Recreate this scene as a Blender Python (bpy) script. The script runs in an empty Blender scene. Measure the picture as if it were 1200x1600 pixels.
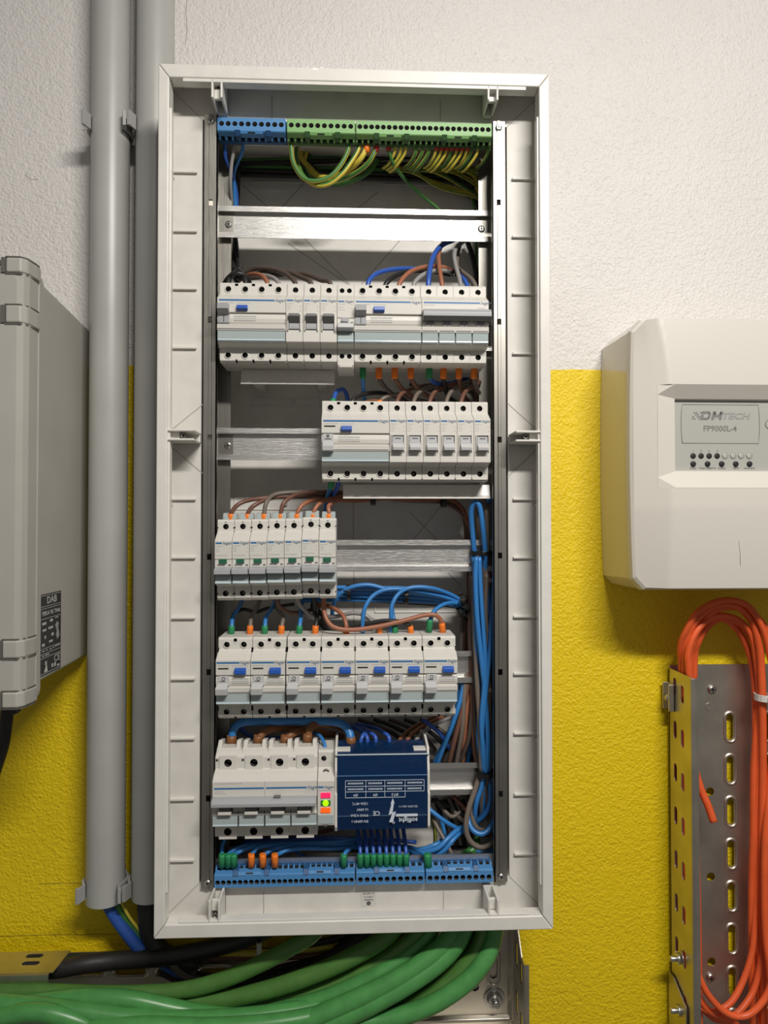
import bpy, bmesh, math, random
from mathutils import Vector, Matrix
random.seed(7)
C = bpy.context.scene.collection
S = bpy.context.scene
ZO = 1.5                      # height of the middle of the board above the floor

# ------------------------------------------------------------------ camera
def _rot(rx, ry, rz):
    Rx = Matrix(((1,0,0),(0,math.cos(rx),-math.sin(rx)),(0,math.sin(rx),math.cos(rx))))
    Ry = Matrix(((math.cos(ry),0,math.sin(ry)),(0,1,0),(-math.sin(ry),0,math.cos(ry))))
    Rz = Matrix(((math.cos(rz),-math.sin(rz),0),(math.sin(rz),math.cos(rz),0),(0,0,1)))
    return Rz @ Rx @ Ry
CR = _rot(-.0184, -.0427, -.0003)
CP = Vector((-.0024, -.8583, ZO-.0292))
FPX = 1110.0
def w3(v): return Vector((v[0], v[2], -v[1]))
cam_d = bpy.data.cameras.new('camera')
cam = bpy.data.objects.new('camera', cam_d); C.objects.link(cam)
cam_d.sensor_fit = 'VERTICAL'; cam_d.sensor_height = 36.0; cam_d.sensor_width = 27.0
cam_d.lens = 36.0*FPX/1600.0
cam_d.clip_start = .01
r_, u_, b_ = w3(CR[0]), -w3(CR[1]), -w3(CR[2])
cam.matrix_world = Matrix(((r_.x,u_.x,b_.x,CP.x),(r_.y,u_.y,b_.y,CP.y),(r_.z,u_.z,b_.z,CP.z),(0,0,0,1)))
S.camera = cam
def at(px, py, Y):
    """point of the plane at depth Y (0 = wall) that was measured at this place of the photograph"""
    d = w3(CR.transposed() @ Vector(((px-600)/FPX, (py-800)/FPX, 1.0)))
    return CP + d*((Y-CP.y)/d.y)

# ------------------------------------------------------------------ world, lamp, exposure
wd = bpy.data.worlds.new('room_light'); S.world = wd; wd.use_nodes = True
wd.node_tree.nodes['Background'].inputs[0].default_value = (1.0, .965, .92, 1)
wd.node_tree.nodes['Background'].inputs[1].default_value = .15
ld = bpy.data.lights.new('ceiling_tube_light', 'AREA'); ld.shape = 'RECTANGLE'
ld.size = .60; ld.size_y = .08; ld.energy = 22.5; ld.color = (1, .955, .895)
lo = bpy.data.objects.new('ceiling_tube_light', ld); C.objects.link(lo)
lo.location = (.38, -1.12, ZO+.84)           # tube fitting facing down, tipped towards the wall
lo.rotation_euler = (math.radians(24), 0, 0)
S.view_settings.view_transform = 'Standard'; S.view_settings.look = 'None'
S.view_settings.gamma = 1; S.view_settings.use_curve_mapping = False
S.view_settings.exposure = 0.0

# ------------------------------------------------------------------ materials
MT = {}
def mat(name, col, rough=.5, metal=0, bump=0, bscale=400, var=0, vscale=30, spec=.5, trans=0, emit=0, aniso=None, alpha=1):
    m = bpy.data.materials.new(name); m.use_nodes = True
    nt = m.node_tree; p = nt.nodes['Principled BSDF']
    p.inputs['Base Color'].default_value = (*col, 1)
    p.inputs['Roughness'].default_value = rough
    p.inputs['Metallic'].default_value = metal
    p.inputs['Specular IOR Level'].default_value = spec
    if trans: p.inputs['Transmission Weight'].default_value = trans
    if alpha < 1: p.inputs['Alpha'].default_value = alpha
    if emit:
        p.inputs['Emission Color'].default_value = (*col, 1); p.inputs['Emission Strength'].default_value = emit
    tc = nt.nodes.new('ShaderNodeTexCoord')
    if var:
        n = nt.nodes.new('ShaderNodeTexNoise'); n.inputs['Scale'].default_value = vscale; n.inputs['Detail'].default_value = 5
        nt.links.new(tc.outputs['Object'], n.inputs['Vector'])
        r = nt.nodes.new('ShaderNodeMapRange'); r.inputs[1].default_value = .3; r.inputs[2].default_value = .7
        r.inputs[3].default_value = 1-var; r.inputs[4].default_value = 1+var*.4
        nt.links.new(n.outputs['Fac'], r.inputs[0])
        mx = nt.nodes.new('ShaderNodeMix'); mx.data_type = 'RGBA'; mx.blend_type = 'MULTIPLY'; mx.inputs[0].default_value = 1
        mx.inputs[6].default_value = (*col, 1)
        nt.links.new(r.outputs[0], mx.inputs[7]); nt.links.new(mx.outputs[2], p.inputs['Base Color'])
    if bump:
        n = nt.nodes.new('ShaderNodeTexNoise'); n.inputs['Scale'].default_value = bscale; n.inputs['Detail'].default_value = 3
        if aniso:
            mp = nt.nodes.new('ShaderNodeMapping'); mp.inputs['Scale'].default_value = aniso
            nt.links.new(tc.outputs['Object'], mp.inputs[0]); nt.links.new(mp.outputs[0], n.inputs['Vector'])
        else: nt.links.new(tc.outputs['Object'], n.inputs['Vector'])
        b = nt.nodes.new('ShaderNodeBump'); b.inputs['Strength'].default_value = bump; b.inputs['Distance'].default_value = .001
        nt.links.new(n.outputs['Fac'], b.inputs['Height']); nt.links.new(b.outputs[0], p.inputs['Normal'])
    MT[name] = m; return m
mat('housing', (.64,.62,.57), .42)
mat('housing_b', (.60,.585,.54), .45)
mat('frame', (.74,.72,.67), .32, var=.05, vscale=60)
mat('tub', (.70,.68,.635), .5, var=.08, vscale=45)
mat('tubline', (.42,.40,.37), .6)
mat('dark', (.012,.012,.012), .6)
mat('hole', (.02,.018,.016), .7)  # lining of recesses, the shade of their depth put into the colour
mat('screw', (.20,.19,.175), .35, .9)
mat('lever', (.36,.37,.38), .4)
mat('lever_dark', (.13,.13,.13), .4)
mat('lever_light', (.52,.52,.52), .4)
mat('stripe', (.03,.15,.36), .4)
mat('print', (.33,.34,.34), .6)
mat('print_dark', (.10,.10,.10), .6)
mat('brandprint', (.10,.16,.24), .5)
mat('button', (.015,.09,.42), .35)
mat('clear', (.40,.46,.46), .12, spec=.7)
mat('clear_edge', (.55,.66,.70), .1, spec=.8)
mat('greentab', (.02,.12,.07), .4)
mat('red_led', (.95,.02,.12), .3, emit=.55)
mat('green_led', (.35,.95,.0), .3, emit=.9)
mat('green_led_frame', (.03,.22,.02), .4)
mat('orange_led', (1,.12,.01), .3, emit=.5)
mat('aluminium', (.66,.65,.63), .36, 1, bump=.25, bscale=60, aniso=(1,30,30))
mat('steel', (.40,.385,.35), .38, 1, bump=.12, bscale=40, aniso=(40,40,1), var=.15, vscale=20)
mat('zinc', (.62,.58,.50), .42, 1, bump=.15, bscale=60, var=.2, vscale=25)
mat('bolt', (.62,.61,.58), .3, 1)
mat('terminal_blue', (.07,.235,.50), .42)
mat('terminal_blue_shaded', (.02,.085,.22), .5)  # blue strip plastic again, with the lower tier's shadow in its colour
mat('terminal_green', (.20,.41,.14), .45)
mat('terminal_green_shaded', (.05,.13,.045), .5)  # green strip plastic again, tier shadow included in the colour
mat('blue', (.035,.20,.52), .35)
mat('blue_royal', (.03,.10,.42), .35)
mat('brown', (.16,.075,.05), .4)
mat('rust', (.34,.13,.07), .4)
mat('darkbrown', (.085,.06,.05), .4)
mat('taupe', (.17,.14,.115), .42)
mat('grey', (.30,.29,.28), .4)
mat('black', (.018,.017,.017), .4)
mat('wire_yellow', (.62,.50,.06), .4)
mat('wire_green', (.05,.17,.035), .4)
mat('ferrule_green', (.02,.24,.09), .45)
mat('ferrule_orange', (.85,.20,.015), .45)
mat('ferrule_brown', (.22,.09,.03), .45)
mat('ferrule_red', (.42,.03,.02), .45)
mat('tie', (.01,.01,.01), .35)
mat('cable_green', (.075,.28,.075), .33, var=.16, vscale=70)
mat('cable_green_shaded', (.075,.19,.04), .36, var=.15, vscale=60)  # same cable green, shade under the board put into the colour
mat('cable_orange', (.80,.12,.03), .4, var=.15, vscale=40)
mat('cable_black', (.02,.018,.018), .5, bump=.2, bscale=200)
mat('pipe', (.42,.42,.40), .36, var=.06, vscale=20)
mat('clip', (.36,.36,.35), .5)
mat('cabinet', (.44,.425,.385), .45, var=.07, vscale=14, bump=.05, bscale=700)
mat('cabinet_in', (.12,.115,.10), .6)
mat('sticker', (.02,.021,.022), .35)
mat('sticker_print', (.5,.5,.48), .5)
mat('sticker_white', (.62,.61,.57), .5)
mat('panel_ivory', (.66,.63,.57), .38, bump=.03, bscale=600)
mat('panel_side', (.60,.57,.49), .12, spec=.8)
mat('display', (.42,.42,.385), .35)
mat('display_mark', (.20,.20,.195), .5)
mat('display_mark_light', (.32,.32,.305), .5)
mat('tie_white', (.7,.69,.66), .4)
mat('floorgrey', (.22,.21,.20), .7, var=.2, vscale=6)
mat('brass', (.5,.36,.12), .35, 1)
mat('block_cover', (.002,.026,.095), .06, spec=.5, alpha=.66)
mat('block_line', (.16,.32,.55), .3)
mat('block_print', (.60,.66,.74), .5)

def wall_material():
    m = bpy.data.materials.new('painted_plaster'); m.use_nodes = True
    nt = m.node_tree; N = nt.nodes; L = nt.links; p = N['Principled BSDF']
    tc = N.new('ShaderNodeTexCoord'); sp = N.new('ShaderNodeSeparateXYZ'); L.new(tc.outputs['Object'], sp.inputs[0])
    wob = N.new('ShaderNodeTexNoise'); wob.inputs['Scale'].default_value = 60; L.new(tc.outputs['Object'], wob.inputs['Vector'])
    ad = N.new('ShaderNodeMath'); ad.operation = 'MULTIPLY_ADD'; ad.inputs[1].default_value = .004
    L.new(wob.outputs['Fac'], ad.inputs[0]); L.new(sp.outputs['Z'], ad.inputs[2])
    st = N.new('ShaderNodeMapRange'); st.inputs[1].default_value = ZO+.1632; st.inputs[2].default_value = ZO+.1642
    L.new(ad.outputs[0], st.inputs[0])
    big = N.new('ShaderNodeTexNoise'); big.inputs['Scale'].default_value = 9; big.inputs['Detail'].default_value = 6
    L.new(tc.outputs['Object'], big.inputs['Vector'])
    y1 = N.new('ShaderNodeMix'); y1.data_type = 'RGBA'; y1.inputs[6].default_value = (.76,.545,.004,1); y1.inputs[7].default_value = (.86,.64,.006,1)
    L.new(big.outputs['Fac'], y1.inputs[0])
    w1 = N.new('ShaderNodeMix'); w1.data_type = 'RGBA'; w1.inputs[6].default_value = (.70,.675,.645,1); w1.inputs[7].default_value = (.76,.735,.71,1)
    L.new(big.outputs['Fac'], w1.inputs[0])
    # pits in the white render
    vo = N.new('ShaderNodeTexVoronoi'); vo.inputs['Scale'].default_value = 230; L.new(tc.outputs['Object'], vo.inputs['Vector'])
    pm = N.new('ShaderNodeTexNoise'); pm.inputs['Scale'].default_value = 60; L.new(tc.outputs['Object'], pm.inputs['Vector'])
    th = N.new('ShaderNodeMapRange'); th.inputs[1].default_value = .42; th.inputs[2].default_value = .70; th.inputs[3].default_value = .0; th.inputs[4].default_value = .42
    L.new(pm.outputs['Fac'], th.inputs[0])
    lt = N.new('ShaderNodeMath'); lt.operation = 'LESS_THAN'; L.new(vo.outputs['Distance'], lt.inputs[0]); L.new(th.outputs[0], lt.inputs[1])
    mx = N.new('ShaderNodeMix'); mx.data_type = 'RGBA'; L.new(st.outputs[0], mx.inputs[0]); L.new(y1.outputs[2], mx.inputs[6]); L.new(w1.outputs[2], mx.inputs[7])
    L.new(mx.outputs[2], p.inputs['Base Color'])
    p.inputs['Roughness'].default_value = .45
    # relief
    n1 = N.new('ShaderNodeTexNoise'); n1.inputs['Scale'].default_value = 300; n1.inputs['Detail'].default_value = 4
    n2 = N.new('ShaderNodeTexNoise'); n2.inputs['Scale'].default_value = 130; n2.inputs['Detail'].default_value = 4
    L.new(tc.outputs['Object'], n1.inputs['Vector']); L.new(tc.outputs['Object'], n2.inputs['Vector'])
    a = N.new('ShaderNodeMath'); a.operation = 'MULTIPLY_ADD'; a.inputs[1].default_value = .9; L.new(n2.outputs['Fac'], a.inputs[0]); L.new(n1.outputs['Fac'], a.inputs[2])
    pit = N.new('ShaderNodeMath'); pit.operation = 'MULTIPLY_ADD'; pit.inputs[1].default_value = -1.8
    pw = N.new('ShaderNodeMath'); pw.operation = 'MULTIPLY'; L.new(lt.outputs[0], pw.inputs[0]); L.new(st.outputs[0], pw.inputs[1])
    L.new(pw.outputs[0], pit.inputs[0]); L.new(a.outputs[0], pit.inputs[2])
    b = N.new('ShaderNodeBump'); b.inputs['Strength'].default_value = .9; b.inputs['Distance'].default_value = .0020
    L.new(pit.outputs[0], b.inputs['Height']); L.new(b.outputs[0], p.inputs['Normal'])
    MT['wall'] = m
wall_material()

# ------------------------------------------------------------------ mesh helpers
class MB:
    def __init__(s): s.v = []; s.f = []; s.m = []; s.s = []
    def add(s, vs, fs, mi=0, smooth=False):
        o = len(s.v); s.v += [tuple(v) for v in vs]
        for f in fs: s.f.append([i+o for i in f]); s.m.append(mi); s.s.append(smooth)
        return s
    def box(s, x0,x1,y0,y1,z0,z1, mi=0):
        x0,x1 = min(x0,x1),max(x0,x1); y0,y1 = min(y0,y1),max(y0,y1); z0,z1 = min(z0,z1),max(z0,z1)
        return s.add([(x,y,z) for z in (z0,z1) for y in (y0,y1) for x in (x0,x1)],
              [(0,2,3,1),(4,5,7,6),(0,1,5,4),(2,6,7,3),(0,4,6,2),(1,3,7,5)], mi)
    def prism(s, prof, x0, x1, mi=0, axis='x'):
        """prof: closed outline; axis x: (y,z); axis y: (x,z); axis z: (x,y)"""
        n = len(prof)
        def P(t,a,b): return {'x':(t,a,b),'y':(a,t,b),'z':(a,b,t)}[axis]
        vs = [P(x0,a,b) for a,b in prof]+[P(x1,a,b) for a,b in prof]
        area = sum(prof[i][0]*prof[(i+1)%n][1]-prof[(i+1)%n][0]*prof[i][1] for i in range(n))
        flip = (area > 0) == (axis != 'y')
        if x1 < x0: flip = not flip
        fs = [list(range(n)), [n+i for i in reversed(range(n))]]+[(i, i+n, (i+1)%n+n, (i+1)%n) for i in range(n)]
        if flip: fs = [list(reversed(f)) for f in fs]
        return s.add(vs, fs, mi)
    def lathe(s, prof, c, axis='y', n=16, mi=0, smooth=True, caps=True):
        """prof: list of (t, r) along the axis"""
        vs = []
        for t, r in prof:
            for k in range(n):
                a = 2*math.pi*k/n; u, w = r*math.cos(a), r*math.sin(a)
                d = {'y':(u,t,w),'x':(t,u,w),'z':(u,w,t)}[axis]
                vs.append((c[0]+d[0], c[1]+d[1], c[2]+d[2]))
        fs = []
        fl = (axis == 'y')
        if prof[-1][0] < prof[0][0]: fl = not fl
        for j in range(len(prof)-1):
            for k in range(n):
                q = (j*n+k, j*n+(k+1)%n, (j+1)*n+(k+1)%n, (j+1)*n+k)
                fs.append(q if not fl else q[::-1])
        s.add(vs, fs, mi, smooth)
        if caps:
            o = len(s.v)-len(vs)
            f0 = list(range(n))[::-1]; f1 = [(len(prof)-1)*n+k for k in range(n)]
            if fl: f0 = f0[::-1]; f1 = f1[::-1]
            for f in (f0, f1): s.f.append([i+o for i in f]); s.m.append(mi); s.s.append(False)
        return s
    def cyl(s, c, r, t0, t1, axis='y', n=16, mi=0): return s.lathe([(t0,r),(t1,r)], c, axis, n, mi)
    def tube(s, pts, r, n=8, mi=0, alt=None, caps=True):
        pts = [Vector(p) for p in pts]
        t = [(pts[min(i+1,len(pts)-1)]-pts[max(i-1,0)]).normalized() for i in range(len(pts))]
        up = Vector((0,0,1)) if abs(t[0].z) < .9 else Vector((1,0,0))
        nrm = (up-t[0]*up.dot(t[0])).normalized()
        vs = []
        for i, p in enumerate(pts):
            nrm = (nrm-t[i]*nrm.dot(t[i])).normalized(); bi = t[i].cross(nrm)
            rr = r[i] if isinstance(r, (list,tuple)) else r
            for k in range(n):
                a = 2*math.pi*k/n
                vs.append(p+nrm*(rr*math.cos(a))+bi*(rr*math.sin(a)))
        o = len(s.v); s.v += [tuple(v) for v in vs]
        for i in range(len(pts)-1):
            for k in range(n):
                s.f.append([o+i*n+k, o+i*n+(k+1)%n, o+(i+1)*n+(k+1)%n, o+(i+1)*n+k])
                s.m.append(mi if not alt or k not in alt else 1); s.s.append(True)
        if caps:
            s.f.append([o+k for k in range(n)][::-1]); s.m.append(mi); s.s.append(False)
            s.f.append([o+(len(pts)-1)*n+k for k in range(n)]); s.m.append(mi); s.s.append(False)
        return s
    def mesh(s, mats, bevel=0, seg=2):
        me = bpy.data.meshes.new('m')
        me.from_pydata(s.v, [], s.f)
        me.polygons.foreach_set('material_index', s.m)
        me.polygons.foreach_set('use_smooth', s.s)
        for m in (mats if isinstance(mats,(list,tuple)) else [mats]): me.materials.append(MT[m])
        if bevel:
            bm = bmesh.new(); bm.from_mesh(me)
            es = [e for e in bm.edges if len(e.link_faces) == 2 and e.calc_face_angle(0) > .5]
            bmesh.ops.bevel(bm, geom=es, offset=bevel, segments=seg, profile=.5, affect='EDGES', clamp_overlap=True)
            bm.to_mesh(me); bm.free()
        me.update(); return me
def link(name, me, parent=None, loc=(0,0,0), rot=(0,0,0)):
    me.name = name
    o = bpy.data.objects.new(name, me); C.objects.link(o); o.parent = parent
    o.location = loc; o.rotation_euler = rot
    return o
def part(name, mb, mats, parent, bevel=0, label=None, loc=(0,0,0), rot=(0,0,0), seg=2):
    o = link(name, mb.mesh(mats, bevel, seg), parent, loc, rot)
    if label: o['label'] = label
    return o
def tag(o, label, cat, group=None, kind=None):
    o['label'] = label; o['category'] = cat
    if group: o['group'] = group
    if kind: o['kind'] = kind
    return o
def thing(name, label, cat, loc=(0,0,0), group=None):
    o = bpy.data.objects.new(name, None); C.objects.link(o); o.location = loc; o.empty_display_size = .01
    return tag(o, label, cat, group)
def struct(name, mb, mats, parent=None, bevel=0):
    o = part(name, mb, mats, parent, bevel); o['kind'] = 'structure'; return o
def copy_tree(o, parent=None):
    c = o.copy(); C.objects.link(c); c.parent = parent
    for ch in list(o.children): copy_tree(ch, c)
    return c
def cut(me, cutter, cmat):
    """subtract the cutter's shapes from a mesh; the walls of the holes take the cutter's material"""
    o = bpy.data.objects.new('t', me); C.objects.link(o)
    k = bpy.data.objects.new('k', cutter.mesh(cmat)); C.objects.link(k)
    md = o.modifiers.new('b', 'BOOLEAN'); md.operation = 'DIFFERENCE'; md.object = k; md.solver = 'EXACT'
    md.material_mode = 'TRANSFER'
    dg = bpy.context.evaluated_depsgraph_get()
    r = bpy.data.meshes.new_from_object(o.evaluated_get(dg))
    bpy.data.objects.remove(o); bpy.data.objects.remove(k)
    return r
TX = {}
def text(s, size, m, parent, loc, rot=(math.pi/2,0,0), align='LEFT', shear=0, bold=0, name='lettering', sx=1):
    key = (s, size, m, align, shear, bold)
    if key not in TX:
        cu = bpy.data.curves.new('t', 'FONT'); cu.body = s; cu.size = size*100; cu.align_x = align; cu.align_y = 'CENTER'
        cu.shear = shear; cu.offset = bold*100; cu.extrude = .004; cu.resolution_u = 2
        o = bpy.data.objects.new('t', cu); C.objects.link(o)
        me = bpy.data.meshes.new_from_object(o.evaluated_get(bpy.context.evaluated_depsgraph_get()))
        bpy.data.objects.remove(o); me.transform(Matrix.Scale(.01,4)); me.materials.clear(); me.materials.append(MT[m]); TX[key] = me
    o = link(name, TX[key], parent, loc, rot); o.scale = (sx,1,1); return o
def spline(pts, k=7):
    pts = [Vector(p) for p in pts]
    if len(pts) < 3: return [pts[0].lerp(pts[-1], i/k) for i in range(k+1)]
    P = [pts[0]*2-pts[1]]+pts+[pts[-1]*2-pts[-2]]
    out = []
    for i in range(1, len(P)-2):
        a,b,c,d = P[i-1:i+3]
        for j in range(k):
            t = j/k
            out.append(.5*((2*b)+(c-a)*t+(2*a-5*b+4*c-d)*t*t+(3*b-a-3*c+d)*t**3))
    out.append(pts[-1]); return out
def stadium(cx, cz, hw, hh, n=6):
    """outline of an upright oblong hole, (x,z)"""
    r = min(hw, hh); o = []
    if hh >= hw:
        for k in range(n+1): a = math.pi*k/n; o.append((cx+r*math.cos(a), cz+(hh-r)+r*math.sin(a)))
        for k in range(n+1): a = math.pi+math.pi*k/n; o.append((cx+r*math.cos(a), cz-(hh-r)+r*math.sin(a)))
    else:
        for k in range(n+1): a = -math.pi/2+math.pi*k/n; o.append((cx+(hw-r)+r*math.cos(a), cz+r*math.sin(a)))
        for k in range(n+1): a = math.pi/2+math.pi*k/n; o.append((cx-(hw-r)+r*math.cos(a), cz+r*math.sin(a)))
    return o
def screw_mb(mb, c, r, h=.0015, axis='y', mi=0, mi2=1, cross=True):
    """domed screw head facing -y with a cross recess"""
    mb.lathe([(0,r),(-h*.5,r*.95),(-h,r*.6)], c, 'y', 12, mi)
    x,y,z = c
    if cross:
        mb.box(x-r*.6,x+r*.6,y-h*1.06,y-h*.6,z-r*.12,z+r*.12,mi2); mb.box(x-r*.12,x+r*.12,y-h*1.06,y-h*.6,z-r*.6,z+r*.6,mi2)
    else: mb.box(x-r*.75,x+r*.75,y-h*1.06,y-h*.6,z-r*.14,z+r*.14,mi2)


# ------------------------------------------------------------------ setting
wall = struct('wall_back', MB().box(-1.5,1.7,0,.1,0,2.8), 'wall')
mat('crackline', (.10,.075,.03), .9)
def crack(pts, w=.00022):
    P = [at(a,b,0) for a,b in pts]
    part('hairline_crack', MB().tube([(p.x,-.0001,p.z) for p in P], w, 5), 'crackline', wall)
crack([(60,1381),(95,1380),(138,1380)]); crack([(0,1463),(60,1461),(120,1460),(185,1460)]); crack([(292,0),(291,20),(292,45),(290,70)], .0002); crack([(40,272),(47,280),(60,281)], .0002); crack([(128,203),(140,204)], .0002)
struct('floor', MB().box(-1.5,1.7,-2.5,0,-.05,0), 'floorgrey')

# ------------------------------------------------------------------ distribution board
board = thing('distribution_board', 'tall open white electrical distribution board with its cover removed', 'electrical panel', (0,0,ZO))
FW, FH, IW, IH = .2025, .444, .1915, .4300     # frame outer / inner half sizes
YF = -.130
def frame_side(name, side):
    o = [(FW,FH),(IW,IH)]
    mb = MB()
    # mitred box section: outer and inner corner pairs, front and back
    q = {'top':[(-FW,FH),(FW,FH),(IW,IH),(-IW,IH)], 'bottom':[(FW,-FH),(-FW,-FH),(-IW,-IH),(IW,-IH)],
         'left':[(-FW,-FH),(-FW,FH),(-IW,IH),(-IW,-IH)], 'right':[(FW,FH),(FW,-FH),(IW,-IH),(IW,IH)]}[side]
    g = .0002
    cx = sum(p[0] for p in q)/4; cz = sum(p[1] for p in q)/4
    q = [(p[0]-(g if p[0]>0 else -g)*(side in('top','bottom')), p[1]-(g if p[1]>0 else -g)*(side in('left','right'))) for p in q]
    mb.prism(q, YF, YF+.018, axis='y')
    return part(name, mb, 'frame', board, .0012, seg=3)
for sd in ('top','bottom','left','right'): frame_side('frame_bar', sd)
# chipped paint on the top bar
mb = MB()
for k,(px,py,w,h) in enumerate([(492,108,11,4),(480,105,4,2),(502,106,6,2),(540,110,2,1),(470,103,2,1)]):
    p = at(px,py,YF-.0001); n = 9
    pr = [(p.x+w/1520*.6*math.cos(6.283*i/n)*random.uniform(.6,1.1), p.z-ZO+h/1520*.7*math.sin(6.283*i/n)*random.uniform(.6,1.2)) for i in range(n)]
    mb.prism(pr, YF-.00015, YF+.0005, axis='y')
mat('chip', (.9,.88,.85), .3)
part('paint_chip', mb, 'chip', board)
# folded inner lips of the frame
part('frame_lip', MB().box(-.178,.178,YF+.001,YF+.012,IH-.0035,IH+.0005), 'frame', board, .0006)
part('frame_lip', MB().box(-.178,.178,YF+.001,YF+.012,-IH-.0005,-IH+.0025), 'frame', board, .0006)
part('frame_lip', MB().box(-IW-.0005,-IW+.002,YF+.003,YF+.012,-.40,.40), 'frame', board, .0006)
part('frame_lip', MB().box(IW-.002,IW+.0005,YF+.003,YF+.012,-.40,.40), 'frame', board, .0006)
# outer walls of the box, back and front-facing flange
BW, BH = .2005, .4420
OW, OH = .1655, .4080                       # opening
YS = -.092                                  # flange plane
YB = -.006                                  # inner face of the back
part('box_wall', MB().box(-FW+.001,-BW,YF+.017,-.001,-FH+.001,FH-.001), 'tub', board)
part('box_wall', MB().box(BW,FW-.001,YF+.017,-.001,-FH+.001,FH-.001), 'tub', board)
part('box_wall', MB().box(-BW,BW,YF+.017,-.001,BH,FH-.001), 'tub', board)
part('box_wall', MB().box(-BW,BW,YF+.017,-.001,-FH+.001,-BH), 'tub', board)
part('back_plate', MB().box(-BW,BW,YB,-.001,-BH,BH), 'tub', board)
g = .0004
for nm, q in (('flange',[(-BW,BH),(BW,BH),(OW,OH),(-OW,OH)]), ('flange',[(BW,-BH),(-BW,-BH),(-OW,-OH),(OW,-OH)]),
              ('flange',[(-BW,-BH+g),(-BW,BH-g),(-OW,OH-g),(-OW,-OH+g)]), ('flange',[(BW,BH-g),(BW,-BH+g),(OW,-OH+g),(OW,OH-g)])):
    part(nm, MB().prism(q, YS, YS+.003, axis='y'), 'tub', board)
# dark joint behind the mitres
for sx in (-1,1):
    for sz in (-1,1):
        part('mitre_joint', MB().prism([(sx*BW,sz*BH-.0006),(sx*BW,sz*BH+.0006),(sx*OW,sz*OH+.0006),(sx*OW,sz*OH-.0006)], YS-.0002, YS+.001, axis='y'), 'tubline', board)
# inner walls of the tub
part('tub_wall', MB().box(-OW-.002,-OW,YS+.003,YB,-OH,OH), 'tub', board)
part('tub_wall', MB().box(OW,OW+.002,YS+.003,YB,-OH,OH), 'tub', board)
part('tub_wall', MB().box(-OW,OW,YS+.003,YB,OH,OH+.002), 'tub', board)
part('tub_wall', MB().box(-OW,OW,YS+.003,YB,-OH-.002,-OH), 'tub', board)
# ribs on the side flanges
rib_me = MB().box(0,.028,-.0035,.0005,-.0012,.0012).mesh('tub', .0005)
def rib(x, z): link('rib', rib_me, board, (x, YS, z))
for py in (270,362,452,544,780,871,965,1060,1153,1248,1343):
    rib(-.1985, at(285,py,YS).z-ZO)
for py in (281,371,460,553,780,871,963,1052,1145,1240,1333):
    rib(.1705, at(815,py,YS).z-ZO)
nub_me = MB().lathe([(0,.0022),(-.006,.0018),(-.0065,.001)], (0,0,0), 'y', 10).mesh('tub')
for px,py in ((268,279),(266,789),(837,291),(838,789),(838,970),(838,1154),(838,1338)):
    p = at(px,py,YS); link('moulded_pin', nub_me, board, (max(-.197,min(.197,p.x)), YS, p.z-ZO))
# moulded joints on the flanges
def crease(px0,py0,px1,py1,Y,w=.0005,m='tubline'):
    a, b = at(px0,py0,Y), at(px1,py1,Y); d = (b-a); n = Vector((-d.z,0,d.x)).normalized()*w
    return part('moulded_line', MB().prism([(p.x,p.z-ZO) for p in (a+n,b+n,b-n,a-n)], Y-.0003, Y+.0003, axis='y'), m, board)
for c in ((270,670,317,632),(270,700,317,740),(837,670,793,630),(837,704,793,745)): crease(*c, YS)
for c in ((412,1392,412,1428),(693,1392,693,1428),(425,150,425,185),(688,158,688,188)): crease(*c, YS)
for c in ((380,290,420,325),(480,280,440,325),(475,372,552,450),(628,372,560,450),(450,380,545,445),(690,790,640,850),(640,800,690,850),(705,870,735,900),(700,895,720,915),(725,600,745,640),
          (590,300,560,325),(553,893,553,985),(552,780,552,845)): crease(*c, YB, .0006)
# oblong mouldings on the back
def back_mould(px0,px1,py0,py1):
    a, b = at(px0,py0,YB), at(px1,py1,YB)
    o = part('moulded_frame', MB().box(a.x,b.x,YB-.0010,YB,a.z-ZO,a.z-ZO-.0015).box(a.x,b.x,YB-.0010,YB,b.z-ZO,b.z-ZO+.0015)
         .box(a.x,a.x+.0015,YB-.0010,YB,a.z-ZO,b.z-ZO).box(b.x-.0015,b.x,YB-.0010,YB,a.z-ZO,b.z-ZO), 'tub', board, .0004)
    c = (a+b)/2
    q = MB(); q.lathe([(0,.0028),(-.003,.0024),(-.003,.0012),(-.001,.001)], (0,0,0), 'y', 12)
    part('screw_boss', q, 'tub', o, loc=(c.x+.008,YB,c.z-ZO))
for b_ in ((393,505,265,287),(600,738,270,292),(394,500,620,636),(585,720,931,957),(366,505,777,797),(590,760,1075,1097)): back_mould(*b_)
# cover brackets
def bracket(px, py, Y, rz, sc=1):
    p = at(px, py, Y)
    r = bpy.data.objects.new('x', None)
    mb = MB()
    mb.box(-.0058,-.0036,-.026,.008,-.015,.015).box(.0036,.0058,-.026,.008,-.015,.015).box(-.0058,.0058,.004,.009,-.015,.015)
    mb.box(-.0036,.0036,-.018,-.014,-.012,-.001)
    bpy.data.objects.remove(r)
    o = part('cover_bracket', mb, 'frame', board, .0007, loc=(p.x,Y,p.z-ZO), rot=(0,rz,0))
    q = MB(); q.lathe([(0,.0028),(-.006,.0028),(-.006,.0014),(-.001,.0014)], (0,0,0), 'y', 12)
    part('bracket_insert', q, 'screw', o, loc=(0,-.0145,.003))
    return o
bracket(346,153,-.103,0); bracket(763,157,-.103,0)
bracket(342,1410,-.103,math.pi); bracket(764,1408,-.103,math.pi)
bracket(289,684,-.103,math.pi/2); bracket(819,686,-.103,-math.pi/2)
for px,py in ((323,130),(785,140)):
    p = at(px,py,-.112); part('plug', MB().lathe([(0,.0065),(-.003,.006),(-.0035,.003)], (0,0,0), 'z', 16), 'tub', board, loc=(p.x,-.112,BH))
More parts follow.
